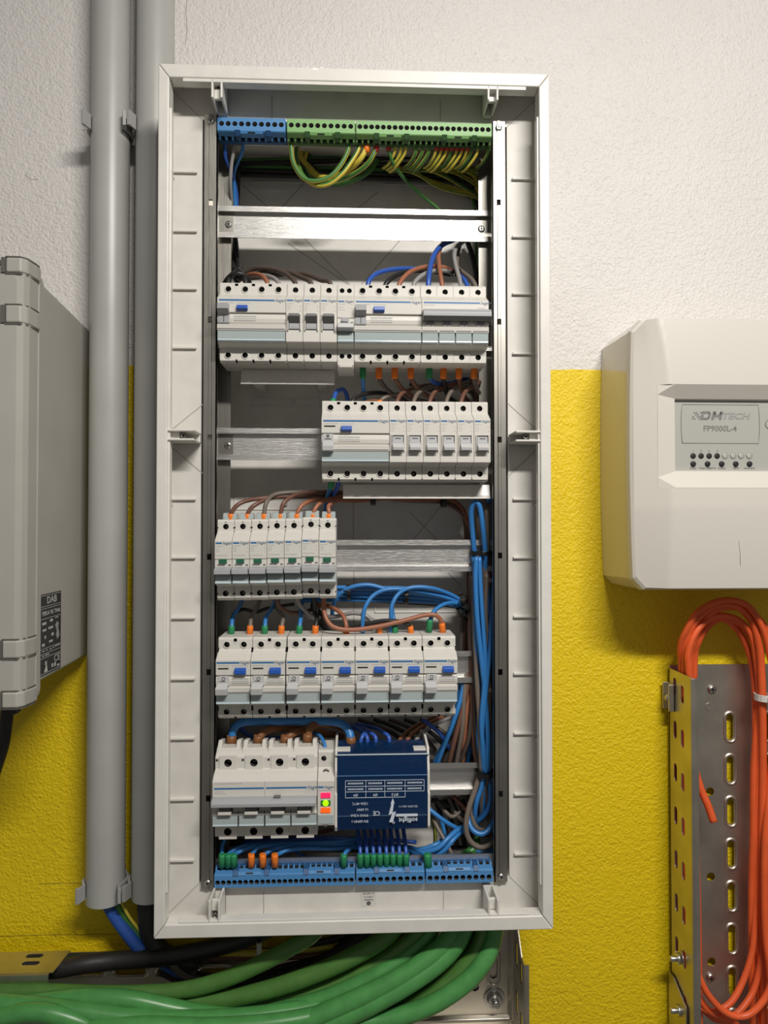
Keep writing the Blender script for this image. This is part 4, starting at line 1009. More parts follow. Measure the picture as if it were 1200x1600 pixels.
wire('rust wire under the fifth rail in the lower right corner', 'rust', 2.6, [(708,1244,30),(716,1252,34),(728,1264,38),(736,1274,38)], group=G8)
wire('taupe wire under the fifth rail in the lower right corner', 'taupe', 2.5, [(700,1246,26),(708,1262,32),(716,1276,36),(726,1284,36)], group=G8)
wire('dark wire curling under the fifth rail beside the block', 'taupe', 2.4, [(684,1252,28),(694,1266,36),(706,1276,38),(718,1268,34),(712,1252,28)], group=G8)
wire('black wire crossing under the fifth rail', 'black', 2.6, [(674,1250,26),(700,1258,30),(726,1276,32),(744,1300,32),(760,1320,30)], group=G8)
wire('yellow-green wire beside the lower edge of the blue block', 'pe', 2.2, [(674,1274,40),(678,1290,46),(680,1306,46),(679,1326,40)], group=G8)
wire('teal wire hanging in the shade of the lower right corner', 'blue', 2.4, [(690,1282,34),(694,1300,36),(694,1318,34),(700,1340,30)], group=G8)
wire('green cable end lying behind the bottom right strip', 'cable_green', 5.5, [(712,1350,46),(726,1338,52),(740,1326,50),(748,1312,40),(748,1296,26)], name='cable', group=G8)
for i in range(4):
    wire('black wire in the shade of the lower right corner', 'black', 2.8, [(680+14*i,1248,20),(690+14*i,1280,20),(700+12*i,1310,20),(706+12*i,1350,22)], group='shaded black wires')
# above row 5
G9 = 'heavy cables into the main breaker'
wire('heavy blue cable bridging from the main breaker to the blue block', 'blue', 4.4, [(362,1176,78),(362,1158,80),(365,1140,80),(378,1129,76),(410,1127,70),(460,1127,68),(510,1127,72),(534,1131,78),(545,1142,82),(548,1156,86),(549,1180,86)], fer='brown', fer2='brown', fl=.020, fr=1.25, n=12, group=G9, name='cable')
wire('heavy brown cable into the second pole of the main breaker', 'ferrule_brown', 4.2, [(403,1174,78),(404,1158,80),(410,1146,78),(424,1139,70),(450,1137,58),(490,1140,48),(520,1150,40)], fer='brown', fl=.019, fr=1.25, n=12, group=G9, name='cable')
wire('heavy brown cable into the third pole of the main breaker', 'ferrule_brown', 4.2, [(443,1174,78),(446,1158,80),(456,1147,78),(472,1142,68),(500,1144,56),(536,1152,44)], fer='brown', fl=.019, fr=1.25, n=12, group=G9, name='cable')
wire('heavy brown cable into the fourth pole of the main breaker', 'ferrule_brown', 4.2, [(480,1172,78),(481,1152,80),(485,1138,78),(496,1131,70),(520,1132,60),(548,1140,48)], fer='brown', fl=.019, fr=1.25, n=12, group=G9, name='cable')
wire('dark blue wire sagging behind the heavy cables', 'blue_royal', 2.6, [(372,1134,50),(388,1148,52),(412,1154,50),(446,1152,44),(470,1146,36)])
wire('thin blue wire into the light-indicator module', 'blue', 1.9, [(511,1188,100),(509,1174,98),(506,1160,92),(499,1149,80),(486,1144,64),(470,1146,48)])
wire('grey wire stub bent into the light-indicator module', 'grey', 1.7, [(512,1194,102),(510,1184,103),(505,1181,102)])
for i, (x, xt) in enumerate(((563,575),(574,565),(587,574),(608,596))):
    wire(f'blue wire into the {ordn[i]} green sleeve on top of the blue block', 'blue_royal', 2.3, [(x,1180,84),(x,1164,86),(x-1 if i else x+3,1151,84),(xt-2,1141,74),(xt-16,1136,60),(xt-40,1132,44)], fer='green', group='blue wires on top of the blue block', fl=.014)
for i, (x, m) in enumerate(((620,'ferrule_brown'),(632,'rust'),(646,'grey'))):
    wire(f'{("dark brown","orange-brown","grey")[i]} wire rising from the top right of the blue block', m, 2.4, [(x-2,1180,80),(x,1168,80),(x+6,1154,72),(x+18,1142,60),(x+34,1132,48),(x+60,1120,36)], group='wires at the top right of the blue block')
for i in range(5):
    wire('dark wire criss-crossing in the shade under the fourth row', 'black' if i%2 else 'darkbrown', 2.5, [(560+24*i,1124,30),(590+22*i,1134,36),(620+20*i,1150,40),(640+20*i,1172,36)], group='shaded wires under the fourth row')
wire('dark blue wire crossing under the last two-pole breaker', 'blue_royal', 2.3, [(660,1124,56),(676,1136,58),(690,1150,54),(702,1170,46)])
# bottom strips
G0 = 'blue wires on the bottom strips'
bl = [(347,'green',[(347,1334),(347,1322),(352,1310),(360,1300)]),(357,'green',[(360,1332),(372,1325),(392,1321),(440,1318),(520,1316),(560,1310)]),(366,'green',[(372,1332),(388,1325),(412,1321),(460,1319),(530,1320),(575,1312)]),
      (393,'orange',[(396,1332),(404,1324),(424,1321),(460,1321),(520,1323),(580,1318)]),(411,'orange',[(415,1334),(428,1327),(450,1323),(490,1324),(545,1325),(600,1322)]),(430,'orange',[(436,1334),(450,1328),(476,1325),(520,1326),(560,1324),(620,1326)])]
for i, (x, fe, md) in enumerate(bl):
    wire(f'blue wire from the {ordn[i]} sleeve on the long bottom blue strip', 'blue', 2.3, [(x,1354,96),(x,1338,96)]+[(a,b,90-5*j) for j,(a,b) in enumerate(md)], fer=fe, group=G0, fl=.0135, fr=1.6)
wire('blue wire from the lone green sleeve at the right end of the long bottom strip', 'blue', 2.3, [(537,1354,96),(538,1336,96),(544,1328,88),(554,1320,78),(570,1312,62),(590,1306,46)], fer='green', group=G0, fl=.0135, fr=1.6)
for i in range(8):
    x = 563+10.2*i
    wire(f'blue wire with green sleeve, {("first","second","third","fourth","fifth","sixth","seventh","eighth")[i]} of eight under the blue block', 'blue_royal', 2.2, [(x,1354,96),(x,1338,96),(x-.5,1325,92),(x-2,1310,84),(x-4,1296,74),(x-4,1282,62)], fer='green', group='eight wires under the blue block', fl=.0135, fr=1.6)
wire('blue wire from the lone green sleeve beside the bottom right strip', 'blue', 2.4, [(669,1354,96),(667,1340,95),(658,1331,88),(644,1325,80),(626,1322,66),(600,1318,50)], fer='green', group=G0, fl=.0135, fr=1.8)
wire('dark blue wire lying at the back above the long bottom strip', 'blue_royal', 2.4, [(380,1316,40),(440,1312,44),(520,1310,46),(600,1312,44),(650,1316,40)])
wire('thin blue wire slanting behind the bottom wires', 'blue', 1.8, [(452,1326,60),(464,1332,58),(478,1340,54),(492,1350,48)])
wire('black cable lying across the bottom of the tub', 'black', 4.0, [(350,1318,24),(430,1314,26),(520,1322,26),(620,1330,24),(700,1326,22),(760,1330,22)])
wire('red-brown cable behind the lower edge of the main breaker', 'brown', 2.4, [(400,1302,30),(440,1306,34),(480,1304,34),(520,1296,30)])
# ------------------------------------------------------------------ grey conduits at the left
def conduit(label, px_top, px_bot, r, Y, zb):
    X = (at(px_top,10,Y).x+at(px_bot,1390,Y).x)/2
    o = thing('conduit_pipe', label, 'pipe', (X, Y, ZO+zb))
    n = 32; L = 2.75-ZO-zb
    mb = MB().lathe([(0,r),(L,r)], (0,0,0), 'z', n, caps=False).lathe([(L,r-.0022),(0,r-.0022)], (0,0,0), 'z', n, caps=False)
    for z in (0, L): mb.lathe([(z,r),(z+1e-6,r-.0022)], (0,0,0), 'z', n, caps=False, smooth=False)
    part('pipe_wall', mb, 'pipe', o)
    return X
YP1, YP2 = -.032, -.032
XP1 = conduit('grey plastic conduit pipe standing further from the left edge of the board', 173.5, 166, .0213, YP1, at(175,1418,-.05).z-ZO)
XP2 = conduit('grey plastic conduit pipe running partly behind the left edge of the board', 244, 235, .0213, YP2, at(230,1412,-.05).z-ZO)
def pipe_clip(label, X, r, Y, Z):
    o = thing('pipe_clip', label, 'pipe clip', (X, 0, Z))
    # open C-shaped cradle with flared tips, on a foot against the wall
    a0 = math.radians(-62); N = 22
    pts = []
    for k in range(N+1):
        a = math.radians(-38)+math.radians(256)*k/N
        pts.append(((r+.0008)*math.cos(a), Y+(r+.0008)*math.sin(a)))
    out = []
    for k in range(N+1):
        a = math.radians(-38)+math.radians(256)*k/N
        out.append(((r+.0040)*math.cos(a), Y+(r+.0040)*math.sin(a)))
    tipR = [(out[0][0]+.0050, out[0][1]-.0085),(out[0][0]+.0016, out[0][1]-.0095)]
    tipL = [(out[-1][0]-.0016, out[-1][1]-.0095),(out[-1][0]-.0050, out[-1][1]-.0085)]
    part('cradle', MB().prism(pts+tipL+out[::-1]+tipR, -.0085, .0085, axis='z'), 'clip', o, .0004)
    part('foot', MB().box(-r*.6,r*.6,min(-.0005,Y+r+.0035),-.0002,-.0085,.0085), 'clip', o)
pipe_clip('upper grey clip holding the left conduit', XP1, .0213, YP1, at(180,188,-.05).z)
pipe_clip('upper grey clip holding the right conduit', XP2, .0213, YP2, at(210,188,-.05).z)
pipe_clip('lower grey clip holding the left conduit', XP1, .0213, YP1, at(170,1396,-.05).z)
pipe_clip('lower grey clip holding the right conduit', XP2, .0213, YP2, at(205,1393,-.05).z)

# ------------------------------------------------------------------ pump control cabinet at the far left
def cabinet():
    xr = -.3160; zt, zb = .2290, -.2085
    xl = xr-.30
    ox, oz = (xl+xr)/2, zb
    root = thing('pump_control_cabinet', 'grey plastic pump control cabinet cut by the left edge of the photo', 'electrical cabinet', (ox, 0, ZO+zb))
    H = zt-zb; hw = (xr-xl)/2
    def ring(y, dx, dz0, dz1, r=.012, n=4):
        o = []
        for cx, cz, a0 in ((hw-dx-r,H-dz1-r,0),(-hw+dx+r,H-dz1-r,90),(-hw+dx+r,dz0+r,180),(hw-dx-r,dz0+r,270)):
            for k in range(n+1):
                a = math.radians(a0+90*k/n); o.append((cx+r*math.cos(a), y, cz+r*math.sin(a)))
        return o
    def loft(rings):
        mb = MB(); n = len(rings[0]); vs = [v for r in rings for v in r]
        fs = [(j*n+k,(j+1)*n+k,(j+1)*n+(k+1)%n,j*n+(k+1)%n) for j in range(len(rings)-1) for k in range(n)]
        fs.append(list(range(n))); fs.append([(len(rings)-1)*n+k for k in range(n)][::-1])
        mb.add(vs, fs, 0, False); return mb
    part('body', loft([ring(-.001,.0010,.0250,.0250,.004),ring(-.1300,.0010,.0215,.0130,.004)]), 'cabinet', root, .001)
    part('body_rim', loft([ring(-.1290,.0,.0030,.0030),ring(-.1390,.0,.0005,.0005)]), 'cabinet', root, .0006)
    part('seam', loft([ring(-.1385,.0030,.0040,.0040),ring(-.1420,.0030,.0040,.0040)]), 'cabinet_in', root)
    part('lid', loft([ring(-.1412,.0006,.0010,.0010,.010),ring(-.157,.0014,.0020,.0020,.011),ring(-.1635,.0040,.0050,.0050,.013),ring(-.165,.0100,.0110,.0110,.016)]), 'cabinet', root)
    for z0, z1 in ((H-.0155,H-.0010),(H-.0640,H-.0470),(.0525,.0695),(.0055,.0205)):
        lug = part('hinge_lug', MB().prism([(hw-.0200,-.152),(hw-.0200,-.1668),(hw-.0060,-.1668),(hw-.0012,-.161),(hw+.0006,-.145),(hw+.0006,-.1360),(hw-.006,-.1360)], z0, z1, axis='z'), 'cabinet', root, .0018, seg=3)
        for zz in (z0-.0009, z1+.0009):
            part('lug_gap', MB().prism([(hw-.0210,-.154),(hw-.0210,-.1658),(hw-.0068,-.1658),(hw-.0020,-.160),(hw-.0001,-.147),(hw-.0001,-.1380),(hw-.006,-.1380)], zz-.0006, zz+.0006, axis='z'), 'cabinet_in', lug)
        part('lug_recess', MB().box(hw-.0245,hw-.0202,-.1666,-.161,z0,z1), 'cabinet_in', lug)
    part('top_groove', MB().box(-hw+.012,hw-.021,-.1658,-.160,H-.0075,H-.0035), 'cabinet_in', root)
    part('bottom_groove', MB().box(-hw+.012,hw-.021,-.1658,-.160,.0035,.0062), 'cabinet_in', root)
    # rating plate on the right side
    st = part('rating_plate', MB().box(-.0275,.0275,-.0003,.0003,-.0555,.0555), 'sticker', root, label='black rating plate with white printing')
    st.location = (hw-.0008, -.1045, .0680); st.rotation_euler = (0,0,math.pi/2); st.scale = (.92,1,.74)
    w = MB(); t = .0003
    for z in (.0535,.0385,.0355,.0215,-.0195,-.0265,-.0320,-.0535): w.box(-.0255,.0255,-.0005,-.0002,z-t,z+t)
    part('printed_line', w, 'sticker_print', st)
    RX = (math.pi/2,0,0)
    text('DAB', .0135, 'sticker_print', st, (.002,-.0005,.0460), RX, 'CENTER', bold=.0002)
    text('FEKA VS TNA', .0080, 'sticker_print', st, (.001,-.0005,.0285), RX, 'CENTER', bold=.0002)
    text('CE', .0140, 'sticker_print', st, (.0170,-.0005,-.0390), RX, 'CENTER', bold=.0001)
    w = MB()
    for x,z,a,b in ((-.022,.015,.010,.0035),(-.002,.017,.007,.0035),(-.021,.006,.009,.003),(-.006,.007,.012,.003),(-.016,-.004,.003,.004),(.002,-.003,.006,.004),(-.022,-.014,.006,.004),(-.004,-.012,.009,.003),
                    (-.022,-.0225,.006,.0012),(-.012,-.0225,.004,.0012),(-.003,-.0230,.006,.0012),(.006,-.0225,.004,.0012),(.012,-.0215,.013,.0014),(-.022,-.0290,.005,.0014),(-.014,-.0290,.010,.0014),
                    (.012,.019,.008,.0014),(-.014,-.0400,.004,.005),(.003,-.0470,.004,.005),(.010,-.0470,.004,.006),(.018,-.0500,.006,.003)):
        x0 = x
        while x0 < x+a:
            d = random.uniform(.001,.0022); w.box(x0,min(x+a,x0+d),-.0005,-.0002,z-b*.5,z+b*.5); x0 += d+.0007
    part('small_print', w, 'sticker_print', st)
    part('printed_triangle', MB().prism([(-.016,-.0520),(-.0075,-.0520),(-.0105,-.0420)], -.0005, -.0002, axis='y'), 'sticker_white', st)
    w = MB().prism([(.0120,.0080),(.0170,.0130),(.0215,.0100),(.0195,.0040),(.0220,-.0020),(.0235,-.0080),(.0180,-.0130),(.0140,-.0060),(.0165,-.0010)], -.00045, -.0002, axis='y')
    part('worn_patch', w, 'print', st)
    # cable gland and cable below
    part('cable_gland', MB().lathe([(.012,.010),(-.004,.010),(-.004,.012),(-.016,.012),(-.020,.008)], (0,0,0), 'z', 14), 'cable_black', root, loc=(hw-.050,-.090,.020))
    part('foot_stud', MB().box(hw-.0180,hw-.0120,-.155,-.145,-.0030,.006), 'cable_black', root)
    o = part('cable', MB().tube(spline([(ox+hw-.050,-.090,ZO+oz+.004),(ox+hw-.052,-.090,ZO+oz-.03),(ox+hw-.062,-.085,ZO+oz-.07),(ox+hw-.10,-.07,ZO+oz-.15),(ox+hw-.18,-.05,ZO+oz-.22)]), .0065, 10), 'cable_black', None)
    tag(o, 'black cable leaving the underside of the pump control cabinet', 'cable')
cabinet()

# ------------------------------------------------------------------ fire alarm panel at the right
def fire_panel():
    x0, x1 = .3015, .6415; z0, z1 = -.1010, .1975
    root = thing('fire_alarm_panel', 'ivory fire alarm control panel with grey display area on the right', 'alarm panel', ((x0+x1)/2, 0, ZO+z0))
    ox, oz = (x0+x1)/2, z0
    hw, H = (x1-x0)/2, z1-z0
    def outline(y, ins, bul, ch):
        """outline with bulging sides and clipped corners"""
        pts = []
        n = 12
        for k in range(n+1):                      # left side, bottom to top
            t = -1+2*k/n; pts.append((-hw+ins-bul*(1-t*t), y, H/2+t*(H/2-ins-ch)))
        pts.append((-hw+ins+ch*.9, y, H-ins)); pts.append((hw-ins-ch*.9, y, H-ins))
        for k in range(n+1):
            t = 1-2*k/n; pts.append((hw-ins+bul*(1-t*t), y, H/2+t*(H/2-ins-ch)))
        pts.append((hw-ins-ch*.9, y, ins)); pts.append((-hw+ins+ch*.9, y, ins))
        return pts
    def loft(rings, cap0=True, cap1=True):
        mb = MB(); n = len(rings[0]); vs = [v for r in rings for v in r]
        fs = [(j*n+k,j*n+(k+1)%n,(j+1)*n+(k+1)%n,(j+1)*n+k) for j in range(len(rings)-1) for k in range(n)]
        if cap0: fs.append(list(range(n))[::-1])
        if cap1: fs.append([(len(rings)-1)*n+k for k in range(n)])
        return mb.add(vs, fs, 0, False)
    part('base', loft([outline(-.001,.0010,.0028,.010),outline(-.084,.0010,.0028,.012)]), 'panel_side', root)
    part('joint', loft([outline(-.0838,.0016,.0026,.012),outline(-.0856,.0016,.0026,.012)]), 'tubline', root)
    # front cover: rim ring, sloping cheeks, raised middle with arched edge
    F = -.112                                     # highest plane of the cover
    rimA = outline(-.0854,.0002,.0028,.012); rimB = outline(-.0925,.0012,.0026,.0125)
    cov = MB(); n = len(rimA)
    rimC = [(x*.985, -.0950, H/2+(z-H/2)*.985) for x,y,z in rimB]
    cov = loft([rimA, rimB, rimC], cap0=False, cap1=False)
    # the face as a height field: smooth cheeks at the left and right, arched crease, window opening cut later
    wx0, wx1, wz0, wz1 = .3260-ox, .6170-ox, .0108-oz, .1224-oz
    def height(x, z):
        ax = abs(x); t = (z-H/2)/(H/2)
        c1 = hw-.0215+.0100*max(0,t)**3
        c2 = c1-.0165+.0030*max(0,t)**2
        if ax >= c1: y = -.0950-.0085*min(1,(hw-.003-ax)/max(.004,hw-.003-c1))
        elif ax >= c2: y = -.1035-.0075*(c1-ax)/(c1-c2)
        else: y = -.1110
        y += .0080*max(0,abs(t)-.35)**2
        if t < -.40: y += .010*(-.40-t)
        return y
    def grid(lo, hi, n, keep):
        g = sorted(set([lo+(hi-lo)*i/n for i in range(n+1)])); d = (hi-lo)/n
        for k in keep:
            g = [v for v in g if abs(v-k) > d*.45 or v in (lo,hi)]+[k]
        return sorted(g)
    xs = grid(-hw+.0036, hw-.0036, 110, (wx0, wx1)); zs = grid(.0032, H-.0032, 90, (wz0, wz1))
    vs = []
    for z in zs:
        v = (z-H/2)/(H/2)
        lim = hw-.0036-max(0, abs(z-H/2)-(H/2-.0150))*.9
        for x in xs:
            x_ = max(-lim, min(lim, x))
            if abs(x_) > hw-.02: x_ += math.copysign(.0024*(1-v*v)*(abs(x_)-(hw-.02))/.02, x_)
            vs.append((x_, height(x_, z), z))
    nx = len(xs); fs = []
    for j in range(len(zs)-1):
        for i in range(nx-1):
            if wx0-1e-6 < xs[i] and xs[i+1] < wx1+1e-6 and wz0-1e-6 < zs[j] and zs[j+1] < wz1+1e-6: continue
            fs.append([j*nx+i, j*nx+i+1, (j+1)*nx+i+1, (j+1)*nx+i])
    cov.add(vs, fs, 0, True)
    part('front_cover', cov, 'panel_ivory', root)
    # window surround: bevels with pointed ends running down to the display plate
    fy = -.1108
    dx0, dx1, dz0, dz1 = .3478-ox, .5952-ox, .0302-oz, .1073-oz
    q = []
    A = [(wx0,fy,wz1),(wx0+.017,fy,wz1),(wx1-.017,fy,wz1),(wx1,fy,wz1),(wx1,fy,wz1-.0105),(wx1,fy,wz0+.0115),(wx1,fy,wz0),(wx1-.017,fy,wz0),(wx0+.017,fy,wz0),(wx0,fy,wz0),(wx0,fy,wz0+.0115),(wx0,fy,wz1-.0105)]
    yb = -.1010
    A = [(x,height(x,z)-.0002,z) for x,y,z in A]
    B = [(dx0-.0010,yb,dz1+.0010),(dx1+.0010,yb,dz1+.0010),(dx1+.0010,yb,dz0-.0010),(dx0-.0010,yb,dz0-.0010)]
    D = [(dx0,-.0964,dz1),(dx1,-.0964,dz1),(dx1,-.0964,dz0),(dx0,-.0964,dz0)]
    V = A+B+D
    F_ = [(0,11,1),(1,11,12),(1,12,13,2),(2,13,4),(2,4,3),(4,13,14,5),(5,14,7),(5,7,6),(7,14,15,8),(8,15,10),(8,10,9),(10,15,12,11),
          (12,16,17,13),(13,17,18,14),(14,18,19,15),(15,19,16,12)]
    mb = MB().add(V, [tuple(reversed(f)) for f in F_], 0, False)
    part('window_surround', mb, 'panel_ivory', root)
    part('window_back', MB().box(wx0-.001,wx1+.001,-.0960,-.0930,wz0-.001,wz1+.001).box(wx0-.0005,wx0+.018,-.1040,-.0990,wz1-.0095,wz1+.0010).prism([(wx0,height(wx0,wz1)+.0006),(wx0+.012,-.1102),(wx0+.018,-.1102),(wx0+.018,-.1000),(wx0,-.1000)], wz1-.0004, wz1+.0015, axis='z').box(wx0-.0005,wx0+.018,-.1040,-.0990,wz0-.0010,wz0+.0095), 'panel_ivory', root)
    dp = part('display_plate', MB().box(dx0-.001,dx1+.001,-.0966,-.0940,dz0-.001,dz1+.001), 'display', root)
    yd = -.0967
    def P(px, py): q = at(px,py,yd); return q.x-ox, q.z-ZO-oz
    # framed nameplate
    x0_, z1_ = P(1064,632); x1_, z0_ = P(1187,693)
    t = .0004
    m = 6
    rim = []
    for k in range(m+1): rim.append((x0_+.0012-.0012*(1-(2*k/m-1)**2), z0_+(z1_-z0_)*k/m))
    for k in range(m+1): rim.append((x1_-.0012+.0012*(1-(2*k/m-1)**2), z1_+(z0_-z1_)*k/m))
    part('nameplate_outline', MB().tube([(x,yd,z) for x,z in rim]+[(rim[0][0],yd,rim[0][1])], .0004, 6), 'display_mark', dp)
    w = MB(); gx, gz = P(1081,655)
    for i in range(4):
        for j in range(4):
            if (i+j)%3 == 2: continue
            x = gx+i*.0024+j*.0007; z = gz+j*.0022
            w.prism([(x,z),(x+.0015,z),(x+.0019,z+.0014),(x+.0004,z+.0014)], yd-.0003, yd, axis='y')
    part('logo_grid', w, 'display_mark', dp)
    lx, lz = P(1094,655.8)
    w = MB(); Hh = .0094
    def stroke(q): w.prism([(lx+a+.25*b, lz+b) for a,b in q], yd-.0003, yd, axis='y')
    for q in ([(0,0),(.0028,0),(.0028,.0058),(0,.0058)], [(0,Hh-.0026),(.0088,Hh-.0026),(.0088,Hh),(0,Hh)], [(.0028,0),(.0088,0),(.0088,.0024),(.0028,.0024)], [(.0078,.0012),(.0106,.0022),(.0106,Hh-.0022),(.0078,Hh-.0012)],
              [(.0122,0),(.0150,0),(.0150,Hh),(.0122,Hh)], [(.0150,Hh),(.0136,Hh-.0022),(.0165,.0016),(.0179,.0044)], [(.0208,Hh),(.0222,Hh-.0022),(.0193,.0016),(.0179,.0044)], [(.0208,0),(.0236,0),(.0236,Hh),(.0208,Hh)]): stroke(q)
    part('logo_letters', w, 'display_mark', dp)
    lx, lz = P(1127,650.5); text('TECH', .0094, 'display_mark_light', dp, (lx,yd-.0002,lz), shear=.25, bold=.0003, sx=1.32)
    lx, lz = P(1125,670); text('FP9000L-4', .0088, 'display_mark', dp, (lx,yd-.0002,lz), align='CENTER', bold=.0001)
    for i in range(8):
        lx, lz = P(1083+12.5*i,712.5)
        part('zone_light', MB().lathe([(0,.0032),(-.0005,.0029),(-.0007,.0014)], (0,0,0), 'y', 14), 'dark' if i<4 else 'display', dp, loc=(lx,yd,lz))
        if i > 3: part('light_rim', MB().tube([(.0033*math.cos(k*.4189),0,.0030*math.sin(k*.4189)) for k in range(16)], .0003, 5), 'display_mark', dp, loc=(lx,yd-.0002,lz))
        else: text(str(i+1), .0034, 'display_mark', dp, (lx,yd-.0002,lz+.0052), align='CENTER')
    for px, s in ((1083,'FOGO'),(1105.5,'FOGO REMOTO'),(1127.5,'AVARIA'),(1149.5,'TESTE'),(1171,'ANULADO')):
        lx, lz = P(px,725)
        part('status_light', MB().lathe([(0,.0032),(-.0012,.0028),(-.0016,.0014)], (0,0,0), 'y', 14), 'dark', dp, loc=(lx,yd,lz))
        text(s, .0026, 'display_mark', dp, (lx,yd-.0002,lz-.0047), align='CENTER', bold=.00003)
    lx, lz = P(1203,663)
    part('round_mark', MB().tube([(.0052*math.cos(k*.2618),0,.0052*math.sin(k*.2618)) for k in range(25)], .0004, 5), 'display_mark', dp, loc=(lx,yd-.0002,lz))
    p = [at(a,b,-.1105) for a,b in ((1156,845),(1159,862),(1161,884))]
    part('scratch', MB().tube([(q.x-ox,height(q.x-ox,q.z-ZO-oz)-.0001,q.z-ZO-oz) for q in p], .00025, 5), 'display_mark', root)
fire_panel()

# ------------------------------------------------------------------ vertical cable tray at the right
def v_tray():
    XL = .3800; XR = .5450; YB_ = -.010; YF_ = -.062
    ztop = at(1120,1038,YB_).z; zbot = ZO-.80
    root = thing('cable_tray', 'vertical perforated steel cable tray below the alarm panel', 'cable tray', (XL, 0, zbot))
    H = ztop-zbot
    # back plate with oblong slots and round holes
    k = MB()
    slots = [1136,1203,1270,1335,1402,1467]
    zz = [at(1142,p,YB_).z-zbot for p in slots]; pitch = (zz[0]-zz[-1])/5
    xs_ = [at(1142,1300,YB_).x-XL]; xs_.append(xs_[0]+.046); xs_.append(xs_[0]+.092)
    nz = [zz[0]-i*pitch for i in range(12)]
    for x in xs_:
        for z in nz:
            if z > .02: k.prism(stadium(x,z,.0042,.0155), YB_-.01, YB_+.01, axis='y')
    hz = [at(1110,p,YB_).z-zbot for p in (1237,1370,1503)]
    for z in hz: k.cyl((at(1110,1300,YB_).x-XL,0,z), .0052, YB_-.01, YB_+.01, n=14)
    me = cut(MB().box(0,XR-XL,YB_,YB_+.0012,0,H).mesh('zinc'), k, 'zinc')
    bp = link('back_plate', me, root)
    # raised collars of the slots
    so = stadium(0,0,.0085,.0200,8); si = stadium(0,0,.0050,.0162,8); n = len(so)
    vs = [(x,0,z) for x,z in so]+[(x*.86,-.0018,z*.94) for x,z in so]+[(x*1.15,-.0018,z*1.05) for x,z in si]+[(x,.0004,z) for x,z in si]
    fs = [(j*n+i,(j*n+(i+1)%n),((j+1)*n+(i+1)%n),(j+1)*n+i) for j in range(3) for i in range(n)]
    cm = MB().add(vs,[f[::-1] for f in fs],0,True).mesh('zinc')
    for x in xs_:
        for z in nz:
            if z > .03: link('slot_collar', cm, bp, (x,YB_,z))
    for px,py in ((1112,1077),(1110,1527)):
        p = at(px,py,YB_); q = MB(); screw_mb(q, (0,0,0), .0055, .003); part('screw', q, ['bolt','dark'], bp, loc=(p.x-XL,YB_-.0002,p.z-zbot))
    p = at(1108,1104,YB_); part('knockout', MB().lathe([(0,.0048),(-.0006,.0046)], (0,0,0), 'y', 14), 'zinc', bp, loc=(p.x-XL,YB_,p.z-zbot))
    # flanges with paired slots
    k = MB()
    fz = [at(1055,p,-.030).z-zbot for p in (1078,1146,1213,1281,1350,1418,1486,1555)]
    for z in fz:
        for y, dz in ((-.0235,.0025),(-.0425,-.0025)):
            k.prism([(a,b) for a,b in [(yy,zz_) for yy,zz_ in stadium(y,z+dz,.0040,.0105)]], -.02, .02, axis='x')
    me = cut(MB().box(0,.0012,YF_,YB_+.0012,0,H-.004).mesh('zinc'), k, 'zinc')
    fl = link('side_flange', me, root)
    part('flange_edge', MB().prism([(0,YF_),(0,YF_-.0022),(.0035,YF_-.0040),(.0085,YF_-.0030),(.0095,YF_+.0030),(.0080,YF_+.0030),(.0070,YF_-.0010),(.0030,YF_-.0020),(.0012,YF_)], 0, H-.005, axis='z'), 'zinc', fl, .0004)
    part('side_flange', MB().box(XR-XL-.0012,XR-XL,YF_,YB_,0,H), 'zinc', root)
    # stand-off clip and bolts on the outer side
    p = at(1041,1090,-.020)
    c = part('wall_bracket', MB().box(-.0075,0,-.020,-.018,-.016,.016).box(-.0075,0,-.004,-.002,-.016,.016).box(-.0020,0,-.020,-.002,-.016,.016), 'zinc', root, .0006, loc=(0,-.004,p.z-zbot))
    part('bracket_bolt', MB().lathe([(0,.0045),(-.004,.0045),(-.004,.0028),(-.0075,.0028)], (0,0,0), 'y', 12), 'bolt', c, loc=(-.0050,-.012,-.001))
    for py in (1497,1578):
        p = at(1058,py,-.035)
        b = part('carriage_bolt', MB().lathe([(.002,.0032),(-.013,.0032),(-.0145,.002)], (0,0,0), 'x', 12), 'bolt', root, loc=(0,-.0360,p.z-zbot))
        part('washer', MB().lathe([(-.0002,.0085),(-.0016,.0085)], (0,0,0), 'x', 18), 'bolt', b)
        part('nut', MB().lathe([(-.0016,.0062),(-.0066,.0062)], (0,0,0), 'x', 6), 'bolt', b)
    p = at(1045,1560,-.012)
    part('splice_plate', MB().prism([(-.0520,-.045),(-.0520,.015),(-.0200,.030),(-.0080,.030),(-.0080,-.045)], -.0030, -.0016), 'zinc', root, loc=(0,0,p.z-zbot))
v_tray()
